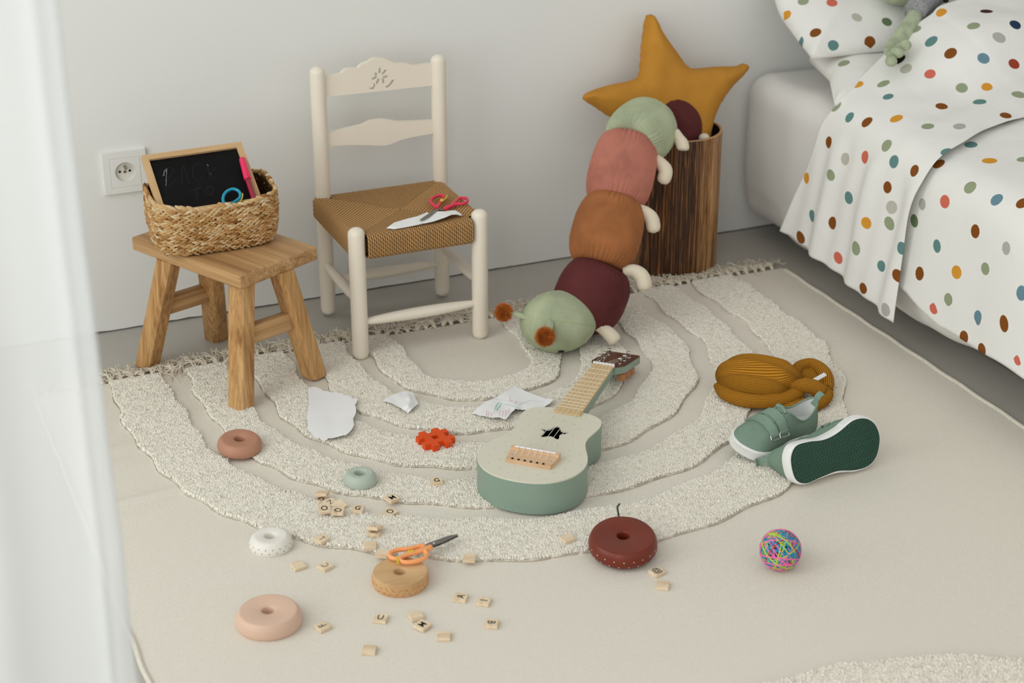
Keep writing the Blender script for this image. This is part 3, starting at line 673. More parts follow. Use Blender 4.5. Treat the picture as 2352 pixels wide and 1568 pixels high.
# ================================================================ sheets of paper
def sheet(outline, zpts, nm, label, cat='paper', sp=6.0, rough=.0004, edge=0.0):
    """outline in pixels; zpts = (px,py,z) heights the sheet passes through"""
    zp = np.array(zpts, float)
    def zz(x, y):
        d = np.hypot(zp[:, 0]-x, zp[:, 1]-y)+3; w_ = 1/d**2.2; return float((zp[:, 2]*w_).sum()/w_.sum())
    ol = []
    for i in range(len(outline)):
        a = np.array(outline[i]); c_ = np.array(outline[(i+1) % len(outline)]); m = max(1, int(np.linalg.norm(c_-a)/5))
        for k in range(m): ol.append(tuple(a+(c_-a)*k/m+(rng.normal(0, edge, 2) if k else 0)))
    V, T, L = planar(ol, (), sp); n_ = len(V)
    tp = []
    for p in V:
        z = zz(*p)+rough*mnoise.noise(Vector((p[0]*.05, p[1]*.09, 0))); tp.append(fl(p[0], p[1], z))
    cen = np.mean(tp, 0); r_ = root(nm, label, cat, (cen[0], cen[1], min(p[2] for p in tp)))
    b = MB(); vs = [tuple(p) for p in tp]+[(p[0], p[1], p[2]-.00025) for p in tp]
    fs = list(T)+[tuple(n_+i for i in t_[::-1]) for t_ in T]
    for l in L:
        for i in range(len(l)): a, c_ = l[i], l[(i+1) % len(l)]; fs.append((a, n_+a, n_+c_, c_))
    b.add(vs, [f[::-1] for f in fs] if (Vector(tp[T[0][1]]-tp[T[0][0]]).cross(Vector(tp[T[0][2]]-tp[T[0][0]]))).z < 0 else fs); put('sheet', b, m_paper, r_, 25); return r_, zz
zs = ZT+.0025
sheet([(887, 524), (905, 511), (935, 502), (960, 496), (981, 487), (986, 490), (1005, 485), (1020, 485.5), (1034, 483), (1046, 483), (1057, 489), (1062, 494), (1058, 495), (1048, 492), (1037, 493), (1020, 500), (995, 508.5), (960, 516), (930, 522), (905, 526)],
      [(887, 524, zs), (935, 510, zs), (981, 490, zs), (1034, 484, zs), (1046, 484, zs+.001), (1062, 494, zs), (1048, 492, zs+.008), (1030, 496, zs+.009), (1000, 505, zs+.005), (960, 514, zs+.002)], 'paper_cutting', 'long curled strip of white paper on the woven chair seat')
def z14(x, y): return (960+x/14.26, 430+y/14.26)
pz = zs+.004
sc = root('scissors', 'pink-handled kids scissors resting open on the woven chair seat', 'scissors', tuple(fl(1005, 484, zs)))
b = MB(); b.tube(catmull([fl(*z14(x, y), pz+.001) for x, y in [(625, 640), (500, 570), (410, 480), (430, 400), (540, 320), (680, 275), (790, 265), (850, 300), (810, 370), (750, 450), (700, 560)]], 5, True), .0031, 10, closed=True); put('handle', b, m_scred, sc)
b = MB(); b.tube(catmull([fl(*z14(x, y), pz+.0015) for x, y in [(880, 700), (1030, 640), (1180, 570), (1350, 545), (1500, 530), (1600, 480), (1620, 400), (1540, 355), (1410, 350), (1300, 410), (1210, 500), (1100, 580)]], 5, True), .0031, 10, closed=True)
b.tube([fl(*z14(x, y), pz) for x, y in [(880, 710), (1000, 655), (1180, 580)]], [.0036, .0045, .004], 10); put('handle', b, m_scred, sc)
b = MB(); b.tube([fl(*z14(x, y), pz) for x, y in [(600, 690), (660, 610)]], .0042, 10); put('handle_collar', b, m_scred, sc)
def blade(P_, wds, th=.0007, upv=(0, 0, 1)):
    b = MB(); n_ = len(P_); vs = []
    for i, p in enumerate(P_):
        t_ = np.array(P_[min(i+1, n_-1)])-np.array(P_[max(i-1, 0)]); s_ = np.cross(t_, upv); s_ /= np.linalg.norm(s_)
        for sx, sz in ((1, 1), (-1, 1), (-1, -1), (1, -1)): vs.append(tuple(np.array(p)+s_*sx*wds[i]+np.array(upv)*sz*th))
    fs = [(3, 2, 1, 0), tuple(4*(n_-1)+k for k in range(4))]
    for i in range(n_-1):
        for k in range(4): a = 4*i+k; c_ = 4*i+(k+1) % 4; fs.append((a, c_, c_+4, a+4))
    b.add(vs, fs); return b
put('blade', blade([fl(*z14(x, y), pz+d) for x, y, d in [(660, 700, 0), (540, 790, .0), (300, 950, .001), (140, 1050, .001), (80, 1080, .001)]], [.0045, .0042, .0036, .0028, .0012]), m_steel, sc, 20)
put('blade', blade([fl(*z14(x, y), pz-.001) for x, y in [(860, 725), (760, 730), (640, 745), (500, 840)]], [.0022, .003, .0036, .002]), m_steel, sc, 20)
b = MB(); b.tube(catmull([fl(*z14(x, y), pz+.002) for x, y in [(780, 440), (870, 400), (930, 330), (950, 270)]], 4), [.0018]*13, 8); b.ell(fl(*z14(785, 430), pz+.004), (.0045, .004, .003), 12, 8); put('spring_lever', b, m_yellow, sc)

# ================================================================ BIN
BX, BY, BR, BHh = 1.690, 3.060, .0895, .302
bn = root('wooden_bin', 'tall round bin veneered in striped dark and honey wood beside the bed', 'bin', (BX, BY, 0)); TB = Matrix.Translation((BX, BY, 0))
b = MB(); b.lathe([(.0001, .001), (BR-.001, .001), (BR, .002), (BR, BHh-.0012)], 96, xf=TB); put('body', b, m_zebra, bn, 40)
b = MB(); b.lathe([(BR, BHh-.0012), (BR-.0005, BHh), (BR-.0052, BHh), (BR-.0057, BHh-.0012)], 96, xf=TB); put('rim', b, m_binrim, bn, 40)
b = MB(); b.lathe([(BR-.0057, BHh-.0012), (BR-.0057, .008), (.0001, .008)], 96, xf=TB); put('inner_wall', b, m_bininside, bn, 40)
# ================================================================ STAR CUSHION
sp0 = np.array([1.66, 3.045, .30]); sn = np.array([0, -1, .40]); sn /= np.linalg.norm(sn); sxh = np.array([1.0, 0, 0]); sth = np.cross(sxh, -sn); sth = sth if sth[2] > 0 else -sth
star = [(1482, 40), (1486, 35), (1493, 33.5), (1500, 37), (1523, 79), (1550, 118), (1576, 152), (1594, 157), (1642, 153), (1688, 151.5), (1700, 147), (1709, 146), (1717, 157), (1706, 175), (1678, 204), (1659, 231), (1641, 264), (1632, 300), (1622, 350), (1608, 362), (1590, 350), (1560, 318), (1530, 300), (1500, 318), (1478, 330), (1470, 325), (1462, 300), (1440, 285), (1400, 268), (1360, 242), (1343, 231), (1339.5, 222), (1347, 213), (1375, 202), (1407, 193), (1440, 187), (1460, 179), (1468, 165), (1472, 136), (1475, 95)]
sv = []
for x, y in star: p = ppl(x, y, sp0, sn)-sp0; sv.append((p@sxh, p@sth))
sv = [tuple(p) for p in catmull([np.array(p) for p in sv], 4, True)]
vs, fs = puff(sv, lambda x, y, h: tuple(sp0+sxh*x+sth*y+sn*h+np.array([0, 0, 0])*1), .036, .006, 1.15, .032)
b = MB(); b.add(vs, fs)
vv_ = []
for p in b.v:
    n_ = mnoise.noise(Vector(p)*22)*.0022; vv_.append((p[0]+sn[0]*n_, p[1]+sn[1]*n_, p[2]+sn[2]*n_))
b.v = vv_
so = put('star_cushion', b, m_mustard, None, 60); tag(so, 'mustard yellow five-pointed star cushion standing in the wooden bin', 'cushion')
# ================================================================ CATERPILLAR
seg = {'H': np.array([1.273, 2.750, .068]), 4: np.array([1.347, 2.772, .098]), 3: np.array([1.406, 2.822, .198]), 2: np.array([1.468, 2.885, .298]), 1: np.array([1.550, 2.962, .345]), 0: np.array([1.640, 3.010, .328])}
seg[4] = fl(1354, 675, .098); seg[3] = fl(1394, 533, .196); seg[2] = fl(1430, 388, .292); seg[1] = fl(1474, 304, .342); seg[0] = fl(1546, 291, .312); seg['H'] = fl(1282, 738, .064)
wo = root('caterpillar_plush', 'long velvet caterpillar toy in green, pink, tan and wine tumbling from the bin', 'stuffed toy', tuple(seg['H']*np.array([1, 1, 0])+np.array([0, 0, .012])))
def barrel(c, ax, R, hl, q0=.62, q1=.62, pl_=.11, npl=23, squash=1.0):
    ax = Vector(ax).normalized(); M_ = frame(tuple(c), ax, (0.02, .03, 1) if abs(ax.z) < .9 else (1, 0, 0)); vs = []; fs = []; NS, NA = 48, 276
    for i in range(NS+1):
        t_ = -1+2*i/NS; q = q0 if t_ < 0 else q1; r = R*(q+(1-q)*(1-abs(t_)**2.4)**.62); e = abs(t_)**3.5
        for j in range(NA):
            a = 2*PI*j/NA; pp = 1-pl_*e*(1-abs(math.sin(npl*a+1.6*math.sin(3*a)+.8*math.sin(7*a)))**.45)*(.7+.5*math.sin(5*a+1))+.012*e*math.sin(11*a)
            rr_ = r*pp*(1+.018*mnoise.noise(Vector((t_*2, math.cos(a)*1.5, math.sin(a)*1.5+c[0]*9))))
            vs.append((t_*hl, rr_*math.cos(a), rr_*math.sin(a)*squash))
    for i in range(NS):
        for j in range(NA): fs.append((i*NA+j, i*NA+(j+1) % NA, (i+1)*NA+(j+1) % NA, (i+1)*NA+j))
    b = MB(); b.add(vs, [f[::-1] for f in fs]+[tuple(range(NA)), tuple(NS*NA+j for j in range(NA-1, -1, -1))], xf=M_); return b
put('green_body_segment', barrel(seg[1], seg[2]-seg[1]+(seg[1]-seg[0])*.9, .0665, .062, .55, .68), m_sage, wo, 180)
put('wine_body_segment', barrel(seg[0], seg[1]-seg[0]+np.array([0, 0, .04]), .059, .050, .4, .6), m_wine, wo, 180)
put('rose_body_segment', barrel(seg[2]+(seg[3]-seg[2])*.06, seg[3]-seg[2], .0655, .072, .76, .66), m_rose, wo, 180)
put('tan_body_segment', barrel(seg[3], seg[4]-seg[3], .0685, .070, .64, .66), m_tan, wo, 180)
put('wine_body_segment', barrel(seg[4]+np.array([.004, .002, -.006]), (seg['H']-seg[4])+np.array([.0, .0, -.085]), .0705, .066, .56, .42), m_wine, wo, 180)
hb_ = MB(); hb_.ell(seg['H'], (.0745, .067, .0575), 64, 40); hb_.v = [(p[0], p[1], max(p[2], surf(p[0], p[1])-.001)) for p in hb_.v]
put('head', hb_, m_sage, wo, 180); hbv = hb_.bvh()
def hit(bv, px, py, off=0.0):
    d = Vector(ray(px, py)).normalized(); loc, nr, i, ds = bv.ray_cast(Vector(CP), d)
    if loc is None: return None, None
    return np.array(loc)+np.array(nr)*off, np.array(nr)
for ln_ in ([(1264, 669), (1250, 684), (1238, 702), (1231, 722), (1226, 745), (1223, 770), (1226, 782)], [(1206, 722), (1232, 729), (1260, 733), (1290, 736), (1325, 741), (1350, 745), (1367, 749)], [(1203, 730), (1210, 752), (1219, 772), (1226, 782)]):
    P_ = [hit(hbv, *p, .0002)[0] for p in catmull([np.array(p) for p in ln_], 5)]; P_ = [p for p in P_ if p is not None]; b = MB(); b.tube(P_, .0009, 6, flat=.5); put('seam', b, m_seam, wo)
e_, en = hit(hbv, 1289, 806, .0005)
if e_ is None: e_, en = hit(hbv, 1287, 802, .0005)
b = MB(); b.ell(e_, (.0062, .005, .003), 14, 10); put('eye', b, m_black, wo)
def pompom(c, r, n_=3200):
    b = MB(); b.ell(c, (r*.62,)*3, 16, 12)
    for i in range(n_):
        d = Vector((random.gauss(0, 1), random.gauss(0, 1), random.gauss(0, 1))).normalized(); k = d.orthogonal().normalized(); k2 = d.cross(k); o_ = Vector(tuple(c)); L_ = r*random.uniform(.9, 1.15); w_ = .0005
        tip = o_+(d+Vector((random.gauss(0, .1), random.gauss(0, .1), random.gauss(0, .1)-.04))).normalized()*L_; bs_ = o_+d*r*.5
        b.add([bs_+k*w_, bs_-k*w_*.5+k2*w_*.87, bs_-k*w_*.5-k2*w_*.87, tip], [(0, 1, 3), (1, 2, 3), (2, 0, 3)])
    return b
bp, bn_ = hit(hbv, 1262, 734, -.002); pc1 = ppl(1252, 773, bp+np.array([0, -.022, 0]), FW); pm = ppl(1262, 750, (bp+pc1)/2+np.array([0, 0, .006]), FW)
b = MB(); b.tube(catmull([bp, pm, pc1], 5), .0075, 10, flat=.55); an = put('antenna', b, m_sage, wo); put('pompom', pompom(pc1, .0195), m_pom, an, 0)
bp2 = hit(hbv, 1207, 728, -.006)[0]; pc2 = ppl(1157, 717, bp2, FW)
b = MB(); b.tube(catmull([bp2, (bp2+pc2)/2+np.array([0, 0, .002]), pc2], 5), [.0095-.0035*min(1, k/6) for k in range(11)], 10, flat=.6); an2 = put('antenna', b, m_sage, wo); put('pompom', pompom(pc2, .0185), m_pom, an2, 0)
def foot(path, base, r, back=0.0):
    P_ = [ppl(x, y, base+FW*back, FW) for x, y in path]; P_ = catmull(P_, 7); n_ = len(P_); b = MB()
    rr_ = [1.14*r*(.62+.38*min(1, (k/n_)*1.9))*(math.sqrt(max(.02, 1-max(0, (k/(n_-1)-.8)/.2)**2))) for k in range(n_)]
    b.tube(P_, rr_, 16); b.v = [(p[0], p[1], max(p[2], surf(p[0], p[1])-.001)) for p in b.v]; return put('foot', b, m_foot, wo, 180)
foot([(1550, 300), (1560, 318), (1568, 333), (1568, 346)], seg[1], .0112, -.01); foot([(1505, 362), (1519, 376), (1529, 395), (1520, 422)], seg[2], .0122)
foot([(1464, 478), (1484, 488), (1498, 506), (1502, 535)], seg[3], .0122); foot([(1430, 624), (1455, 622), (1475, 638), (1481, 668)], seg[4], .0135)
foot([(1366, 746), (1386, 756), (1404, 771), (1416, 787)], seg['H']+np.array([0, 0, -.02]), .0118, .0)
b = MB(); b.ell(fl(1617, 317, .298), (.012, .011, .010), 14, 10); put('foot', b, m_foot, wo, 180)
# ================================================================ BED
def roundgrid(c, size, rad, n, f=None):
    """box surface sampled finely with rounded edges"""
    h = np.array(size)/2; inner = h-rad; b = MB()
    for ax in range(3):
        a1, a2 = [(1, 2), (2, 0), (0, 1)][ax]
        for sg in (-1, 1):
            n1 = max(2, int(size[a1]/n)); n2 = max(2, int(size[a2]/n)); vs = []
            for j in range(n2+1):
                for i in range(n1+1):
                    q = np.zeros(3); q[ax] = sg*h[ax]; q[a1] = -h[a1]+size[a1]*i/n1; q[a2] = -h[a2]+size[a2]*j/n2
                    k = np.clip(q, -inner, inner); d = q-k; L_ = np.linalg.norm(d); p = k+d/L_*rad if L_ > 1e-9 else q
                    p = p+np.array(c); vs.append(tuple(f(p, d/max(L_, 1e-9)) if f else p))
            fs = [(j*(n1+1)+i, j*(n1+1)+i+1, (j+1)*(n1+1)+i+1, (j+1)*(n1+1)+i) for j in range(n2) for i in range(n1)]
            b.add(vs, fs if sg > 0 else [f_[::-1] for f_ in fs])
    return b
bed = root('bed', 'low bed with a pale grey linen fitted sheet standing against the wall', 'bed', (2.4, 2.0, 0))
def wr(p, d):
    n_ = mnoise.noise(Vector((p[0]*3, p[1]*5, p[2]*2.2)))*.006+mnoise.noise(Vector((p[0]*4, p[1]*16, p[2]*4)))*.0035
    if p[2] < .12: n_ += .012*mnoise.noise(Vector((0, p[1]*7, 3)))
    q = p+d*n_; q[1] = min(q[1], WY-.004)
    s_ = max(0, (.20-p[2])/.16); q[0] += .018*s_**2*(1 if p[0] < 2.2 else 0)*max(0, min(1, (p[1]-2.7)/.15)); q[2] += max(0, min(1, (.12-p[2])/.08))*(.10*max(0, min(.42, 2.5-p[1]))+.006*mnoise.noise(Vector((0, p[1]*11, 1)))); return q
put('fitted_sheet', roundgrid((2.438, 1.99, .208), (1.08, 2.36, .336), .052, .014, wr), m_linen, bed, 180)
b = MB(); b.box((2.46, 1.98, .022), (.90, 2.20, .044), .004); put('bed_base', b, m_bedbase, bed)
TEAL, BLUE, NAVY, SAGE, DSAGE, GREY, GREIG, BRN, DBRN, COR, RED, ORG, BLK = W(98, 136, 134), W(104, 138, 152), W(36, 58, 82), W(148, 158, 128), W(104, 124, 92), W(176, 174, 168), W(186, 184, 172), W(130, 76, 30), W(66, 34, 22), W(206, 108, 90), W(156, 64, 44), W(214, 150, 54), W(40, 26, 28)
def dots_on(o, mbx, lst, rad=.0114, extra=None):
    bv = mbx.bvh(); cs = []
    for x, y, c_ in lst:
        h_, n_ = hit(bv, x, y)
        if h_ is None: continue
        cs.append((h_, c_, n_))
    if extra:
        V_ = np.array(mbx.v); cs += [(V_[np.argmin(((V_-e[0])**2).sum(1))], e[1], None) for e in extra if min([9]+[np.linalg.norm(e[0]-q[0]) for q in cs]) > .05]
    Pv = np.array(mbx.v); best = np.full(len(Pv), 9.0); colr = np.ones((len(Pv), 4), np.float32)
    for h_, c_, n_ in cs:
        sd = Vector((random.gauss(0, 1), random.gauss(0, 1), random.gauss(0, 1))).normalized(); sd = np.array(sd); st_ = random.uniform(.78, .95); r = rad*random.uniform(.93, 1.1)
        d = Pv-h_; al = d@sd; d2 = np.sqrt(np.maximum(0, (d**2).sum(1)-al**2*(1-st_**2)))/r
        k = d2 < best; best[k] = d2[k]; colr[k] = c_
    a = o.data.attributes.new('dotd', 'FLOAT', 'POINT'); a.data.foreach_set('value', best.astype(np.float32))
    a = o.data.attributes.new('dotc', 'FLOAT_COLOR', 'POINT'); a.data.foreach_set('color', colr.ravel())
def drape(Lp, Rp, NS, NT, disp, th=.005):
    def rs(P_):
        P_ = catmull([np.array(p) for p in P_], 12); P_ = np.array(P_); l_ = np.r_[0, np.cumsum(np.linalg.norm(np.diff(P_, axis=0), axis=1))]; q = np.linspace(0, l_[-1], NS+1)
        return np.stack([np.interp(q, l_, P_[:, i]) for i in range(3)], 1)
    A, B_ = rs(Lp), rs(Rp); G = np.zeros((NT+1, NS+1, 3))
    for j in range(NT+1):
        t_ = j/NT; G[j] = A+(B_-A)*t_
    du = np.gradient(G, axis=1); dv = np.gradient(G, axis=0); Nn = np.cross(du, dv); Nn /= np.linalg.norm(Nn, axis=2, keepdims=True)
    if Nn[NT//2, NS//6, 2] < 0: Nn = -Nn
    for j in range(NT+1):
        for i in range(NS+1): G[j, i] += Nn[j, i]*disp(G[j, i], i/NS, j/NT)
    du = np.gradient(G, axis=1); dv = np.gradient(G, axis=0); N2 = np.cross(du, dv); N2 /= np.linalg.norm(N2, axis=2, keepdims=True)
    if N2[NT//2, NS//6, 2] < 0: N2 = -N2
    e = np.minimum.reduce(np.broadcast_arrays(np.arange(NT+1)[:, None], NT-np.arange(NT+1)[:, None], np.arange(NS+1)[None], NS-np.arange(NS+1)[None])); k = (np.clip(e/3.0, .15, 1)*th)[..., None]
    top = G; bot = G-N2*k; n_ = (NT+1)*(NS+1); b = MB(); ix = lambda j, i: j*(NS+1)+i
    fs = [(ix(j, i), ix(j+1, i), ix(j+1, i+1), ix(j, i+1)) for j in range(NT) for i in range(NS)]
    fs2 = [tuple(n_+q for q in f_[::-1]) for f_ in fs]
    per = [ix(0, i) for i in range(NS)]+[ix(j, NS) for j in range(NT)]+[ix(NT, i) for i in range(NS, 0, -1)]+[ix(j, 0) for j in range(NT, 0, -1)]
    sd = [(per[k_], per[(k_+1) % len(per)], n_+per[(k_+1) % len(per)], n_+per[k_]) for k_ in range(len(per))]
    b.add(np.concatenate([top.reshape(-1, 3), bot.reshape(-1, 3)]).tolist(), fs+fs2+sd); return b
def nz(x, y, z=0): return mnoise.noise(Vector((x, y, z)))
def disp_flap(p, s, t_):
    x, y, z = p; side = 1/(1+math.exp((z-.345)/.012))
    d = side*(.0055*math.sin(y*46+z*5)+.003*math.sin(y*95+1.3+z*14))+.006*nz(x*6, y*6, z*6)+.0022*nz(x*20, y*20, z*9)
    top = 1-side
    d += top*(.030*math.exp(-((x-2.22)/.14)**2-((y-2.74)/.09)**2)-.010*math.exp(-((x-2.05)/.05)**2-((y-2.68)/.06)**2)-.012*math.exp(-((y-2.60-.15*(x-2.0))/.04)**2)*min(1, max(0, (x-1.93)/.1))+.010*math.exp(-((y-2.70-.1*(x-2))/.05)**2)*min(1, max(0, (x-2.0)/.1)))
    return d
Lp = [(2.75, 2.93, .54), (2.45, 2.89, .575), tuple(fl(2185, 6, .562)), tuple(fl(2140, 36, .543)), tuple(fl(2098, 66, .520)), tuple(fl(2030, 128, .474)), tuple(fl(1968, 186, .438)), tuple(fl(1922, 236, .408)), (1.868, 2.806, .365), (1.857, 2.822, .30), (1.854, 2.860, .20), (1.852, 2.892, .109)]
Rp = [(2.75, 2.56, .46), (2.5, 2.545, .455), (2.34, 2.53, .447), (2.16, 2.505, .436), (2.03, 2.49, .43), (1.95, 2.462, .418), (1.888, 2.452, .398), (1.857, 2.452, .355), (1.848, 2.464, .28), (1.843, 2.468, .18), (1.840, 2.466, .076)]
dv = root('duvet', 'white duvet printed with scattered coloured dots, folded back across the low bed', 'duvet', (2.3, 2.4, .38))
fb = drape(Lp, Rp, 230, 110, disp_flap)
DF = [(2162, 28, ORG), (2266, 26, DBRN), (2236, 59, SAGE), (2332, 56, NAVY), (2102, 67, SAGE), (2295, 86, GREY), (2139, 95, TEAL), (2183, 122, BRN), (2259, 134, BLUE), (2329, 147, RED), (2066, 137, BLK), (2081, 158, GREIG), (2136, 170, COR), (1969, 194, ORG), (2029, 192, SAGE), (2209, 202, SAGE), (2267, 200, ORG), (2040, 222, TEAL), (2339, 217, SAGE), (2250, 234, TEAL), (2163, 244, BRN), (1920, 244, SAGE), (2310, 265, BRN), (1951, 269, TEAL), (1991, 280, BRN), (2059, 272, ORG), (2131, 290, SAGE), (2204, 290, GREY), (2275, 299, COR), (2325, 285, COR), (1904, 327, BRN), (1942, 365, GREIG), (1987, 361, COR), (2036, 334, SAGE), (2053, 371, TEAL), (2100, 392, BRN), (2174, 348, TEAL), (1853, 409, ORG), (1907, 402, SAGE), (1949, 454, TEAL), (2038, 430, BRN), (2048, 476, GREIG), (1866, 496, TEAL), (1913, 512, BRN), (1990, 512, ORG), (2043, 513, SAGE), (1965, 570, SAGE), (2071, 570, TEAL), (1925, 592, COR), (2025, 611, TEAL), (1982, 662, BRN), (1838, 545, BRN), (2062, 633, BRN), (2033, 711, GREY)]
DLr = [(2230, 332, TEAL), (2156, 376, BRN), (2273, 369, ORG), (2350, 366, SAGE), (2228, 430, SAGE), (2170, 463, COR), (2289, 458, BLUE), (2349, 466, BRN), (2100, 507, DSAGE), (2118, 469, GREY), (2240, 531, BRN), (2311, 570, GREY), (2152, 565, TEAL), (2263, 617, SAGE), (2197, 625, ORG), (2112, 628, BRN), (2346, 673, BLUE), (2178, 688, SAGE), (2145, 707, COR), (2246, 727, BLUE), (2306, 743, BRN), (2099, 699, SAGE), (2214, 774, BRN), (2337, 823, COR), (2255, 803, BRN)]
o = put('folded_top', fb, m_dots, dv, 180); dots_on(o, fb, DF)
def disp_low(p, s, t_):
    x, y, z = p; side = 1/(1+math.exp((z-.335)/.012))
    return side*(.003*math.sin(y*21+z*3))+.006*nz(x*5, y*5, z*5)+.0015*nz(x*18, y*18, z*9)+side*.006*max(0, 1-abs(y-2.44)/.05)*0
lo_prof = lambda y, hz, dx=0: [(2.75, y, .465), (2.5, y, .46), (2.3, y, .445), (2.1, y, .422), (1.96, y, .402), (1.902, y, .385), (1.872, y, .345), (1.863+dx, y, .26), (1.860+dx, y, .18), (1.858+dx, y, hz)]
lb_ = drape(lo_prof(2.56, .136), lo_prof(1.0, .135), 200, 330, disp_low)
lb_.v = [(p[0], p[1], p[2]-(.026*max(0, min(1, (2.46-p[1])/.10))+.006*nz(0, p[1]*9, 5)) if p[2] < .16 else p[2]) for p in lb_.v]
ex = []
cols = [TEAL, SAGE, BRN, ORG, COR, GREY, BLUE]
for k in range(90):
    y = 1.05+.95*random.random(); z = .12+.22*random.random() if k % 2 else None; ex.append((np.array([1.86, y, z]) if z else np.array([1.92+.8*random.random(), y+.3*random.random(), .44]), random.choice(cols), None))
o = put('cover', lb_, m_dots, dv, 180); dots_on(o, lb_, DLr, extra=ex)
# ---- pillows
def pillow(outline, curve, hmax, nm, label, dots, skew=0.0):
    cv = np.array(catmull([np.array(p) for p in curve], 14)); cl = np.r_[0, np.cumsum(np.linalg.norm(np.diff(cv, axis=0), axis=1))]; tg = np.gradient(cv, axis=0); tg /= np.linalg.norm(tg, axis=1, keepdims=True)
    def f(x, w_, h):
        y = np.interp(w_, cl, cv[:, 0]); z = np.interp(w_, cl, cv[:, 1]); ty = np.interp(w_, cl, tg[:, 0]); tz = np.interp(w_, cl, tg[:, 1])
        h = h+.004*nz(x*12, w_*12)*(1 if h > 0.004 else 0)
        return (x, min(y-tz*h-skew*(x-1.9)*max(0, 1-w_/.2), WY-.003), z+ty*h)
    vs, fs = puff(outline, f, hmax, .0045, 2.2, hmax*.55); b = MB(); b.add(vs, fs); o = put(nm, b, m_dots, None, 180); tag(o, label, 'pillow'); dots_on(o, b, dots); return o
def ears(x0, x1, w0, w1, e=.016):
    P_ = []
    q = [(x0, w0), (x1, w0), (x1, w1), (x0, w1)]
    for i in range(4):
        a = np.array(q[i]); c_ = np.array(q[(i+1) % 4]); nrm = np.array([-(c_-a)[1], (c_-a)[0]])/np.linalg.norm(c_-a)
        for k in range(16): t_ = k/16; P_.append(tuple(a+(c_-a)*t_+nrm*e*math.sin(PI*t_)**.7))
    return P_
pillow([(1.882, 0), (2.2, -.012), (2.6, 0), (2.64, .24), (2.3, .262), (1.975, .245), (1.945, .12)], [(2.785, .405), (2.90, .418), (3.05, .425)], .042, 'pillow', 'lower white dotted pillow lying flat on the mattress under another', [(1938, 145, SAGE), (1887, 174, ORG)])
pillow(ears(1.906, 2.62, 0, .44, .012), [(2.915, .465), (3.0, .492), (3.08, .535), (3.115, .63), (3.125, .76)], .050, 'pillow', 'upper white dotted pillow propped on the lower one against the wall', [(1845, 3, SAGE), (1911, 6, COR), (1806, 36, ORG), (1968, 40, GREIG), (2037, 50, DSAGE), (1873, 75, BRN), (1838, 97, TEAL), (1914, 104, TEAL), (1998, 97, BRN)], .14)
# ---- green plush in a grey knit jumper, mostly above the frame
fbv = fb.bvh()
def onb_(x, y, off, zf):
    h_, n_ = hit(fbv, x, y, off); return h_ if h_ is not None and h_[2] < zf+.04 else fl(x, y, zf)
fr = root('frog_plush', 'soft green plush in a heather grey jumper sprawled over the pillows', 'stuffed toy', tuple(fl(2150, -60, .52)))
b = MB(); b.ell(fl(2072, -42, .59), (.056, .054, .047), 40, 28); put('head', b, m_plush, fr, 180)
ha = [fl(2112, 22, .545), fl(2100, 42, .535), fl(2083, 68, .52), fl(2062, 96, .502), fl(2047, 118, .49)]
b = MB(); b.tube(catmull([ha[0]+np.array([.02, .02, .01])]+ha, 6), [.0135]*13+[.0128]*13, 18) if False else b.tube(catmull(ha, 6), .0170, 18); b.ell(ha[-1], (.015, .015, .011), 18, 12); put('arm', b, m_plush, fr, 180)
for x, y, z in ((2080, 104, .512), (2063, 121, .502), (2047, 141, .490)):
    c_ = fl(x, y, z); b = MB(); b.tube([ha[-1]+(c_-ha[-1])*.2, ha[-1]+(c_-ha[-1])*.75, c_], [.009, .0095, .010], 14); b.ell(c_, (.0118, .0118, .0105), 18, 12); put('finger', b, m_plush, fr, 180)
b = MB(); b.tube([fl(2099, 30, .545), fl(2106, 22, .55), fl(2150, -22, .565), fl(2200, -70, .58)], [.0235, .0245, .028, .036], 24); b.ell(fl(2250, -110, .59), (.075, .06, .05), 30, 20); put('jumper', b, m_grey, fr, 180)
b = MB(); b.ell(fl(2172, 1, .552), (.0065, .0065, .005), 14, 8); put('button', b, m_black, fr)
b = MB(); b.tube([fl(2250, -60, .58), fl(2280, -22, .565), fl(2312, -4, .55)], [.016, .0155, .015], 16); b.ell(fl(2320, -2, .545), (.018, .018, .014), 16, 12); put('leg', b, m_plush, fr, 180)
for x, y in ((2326, 9), (2344, 13)):
    b = MB(); b.ell(fl(x, y, .535), (.0115, .012, .0105), 16, 12); put('toe', b, m_plush, fr, 180)
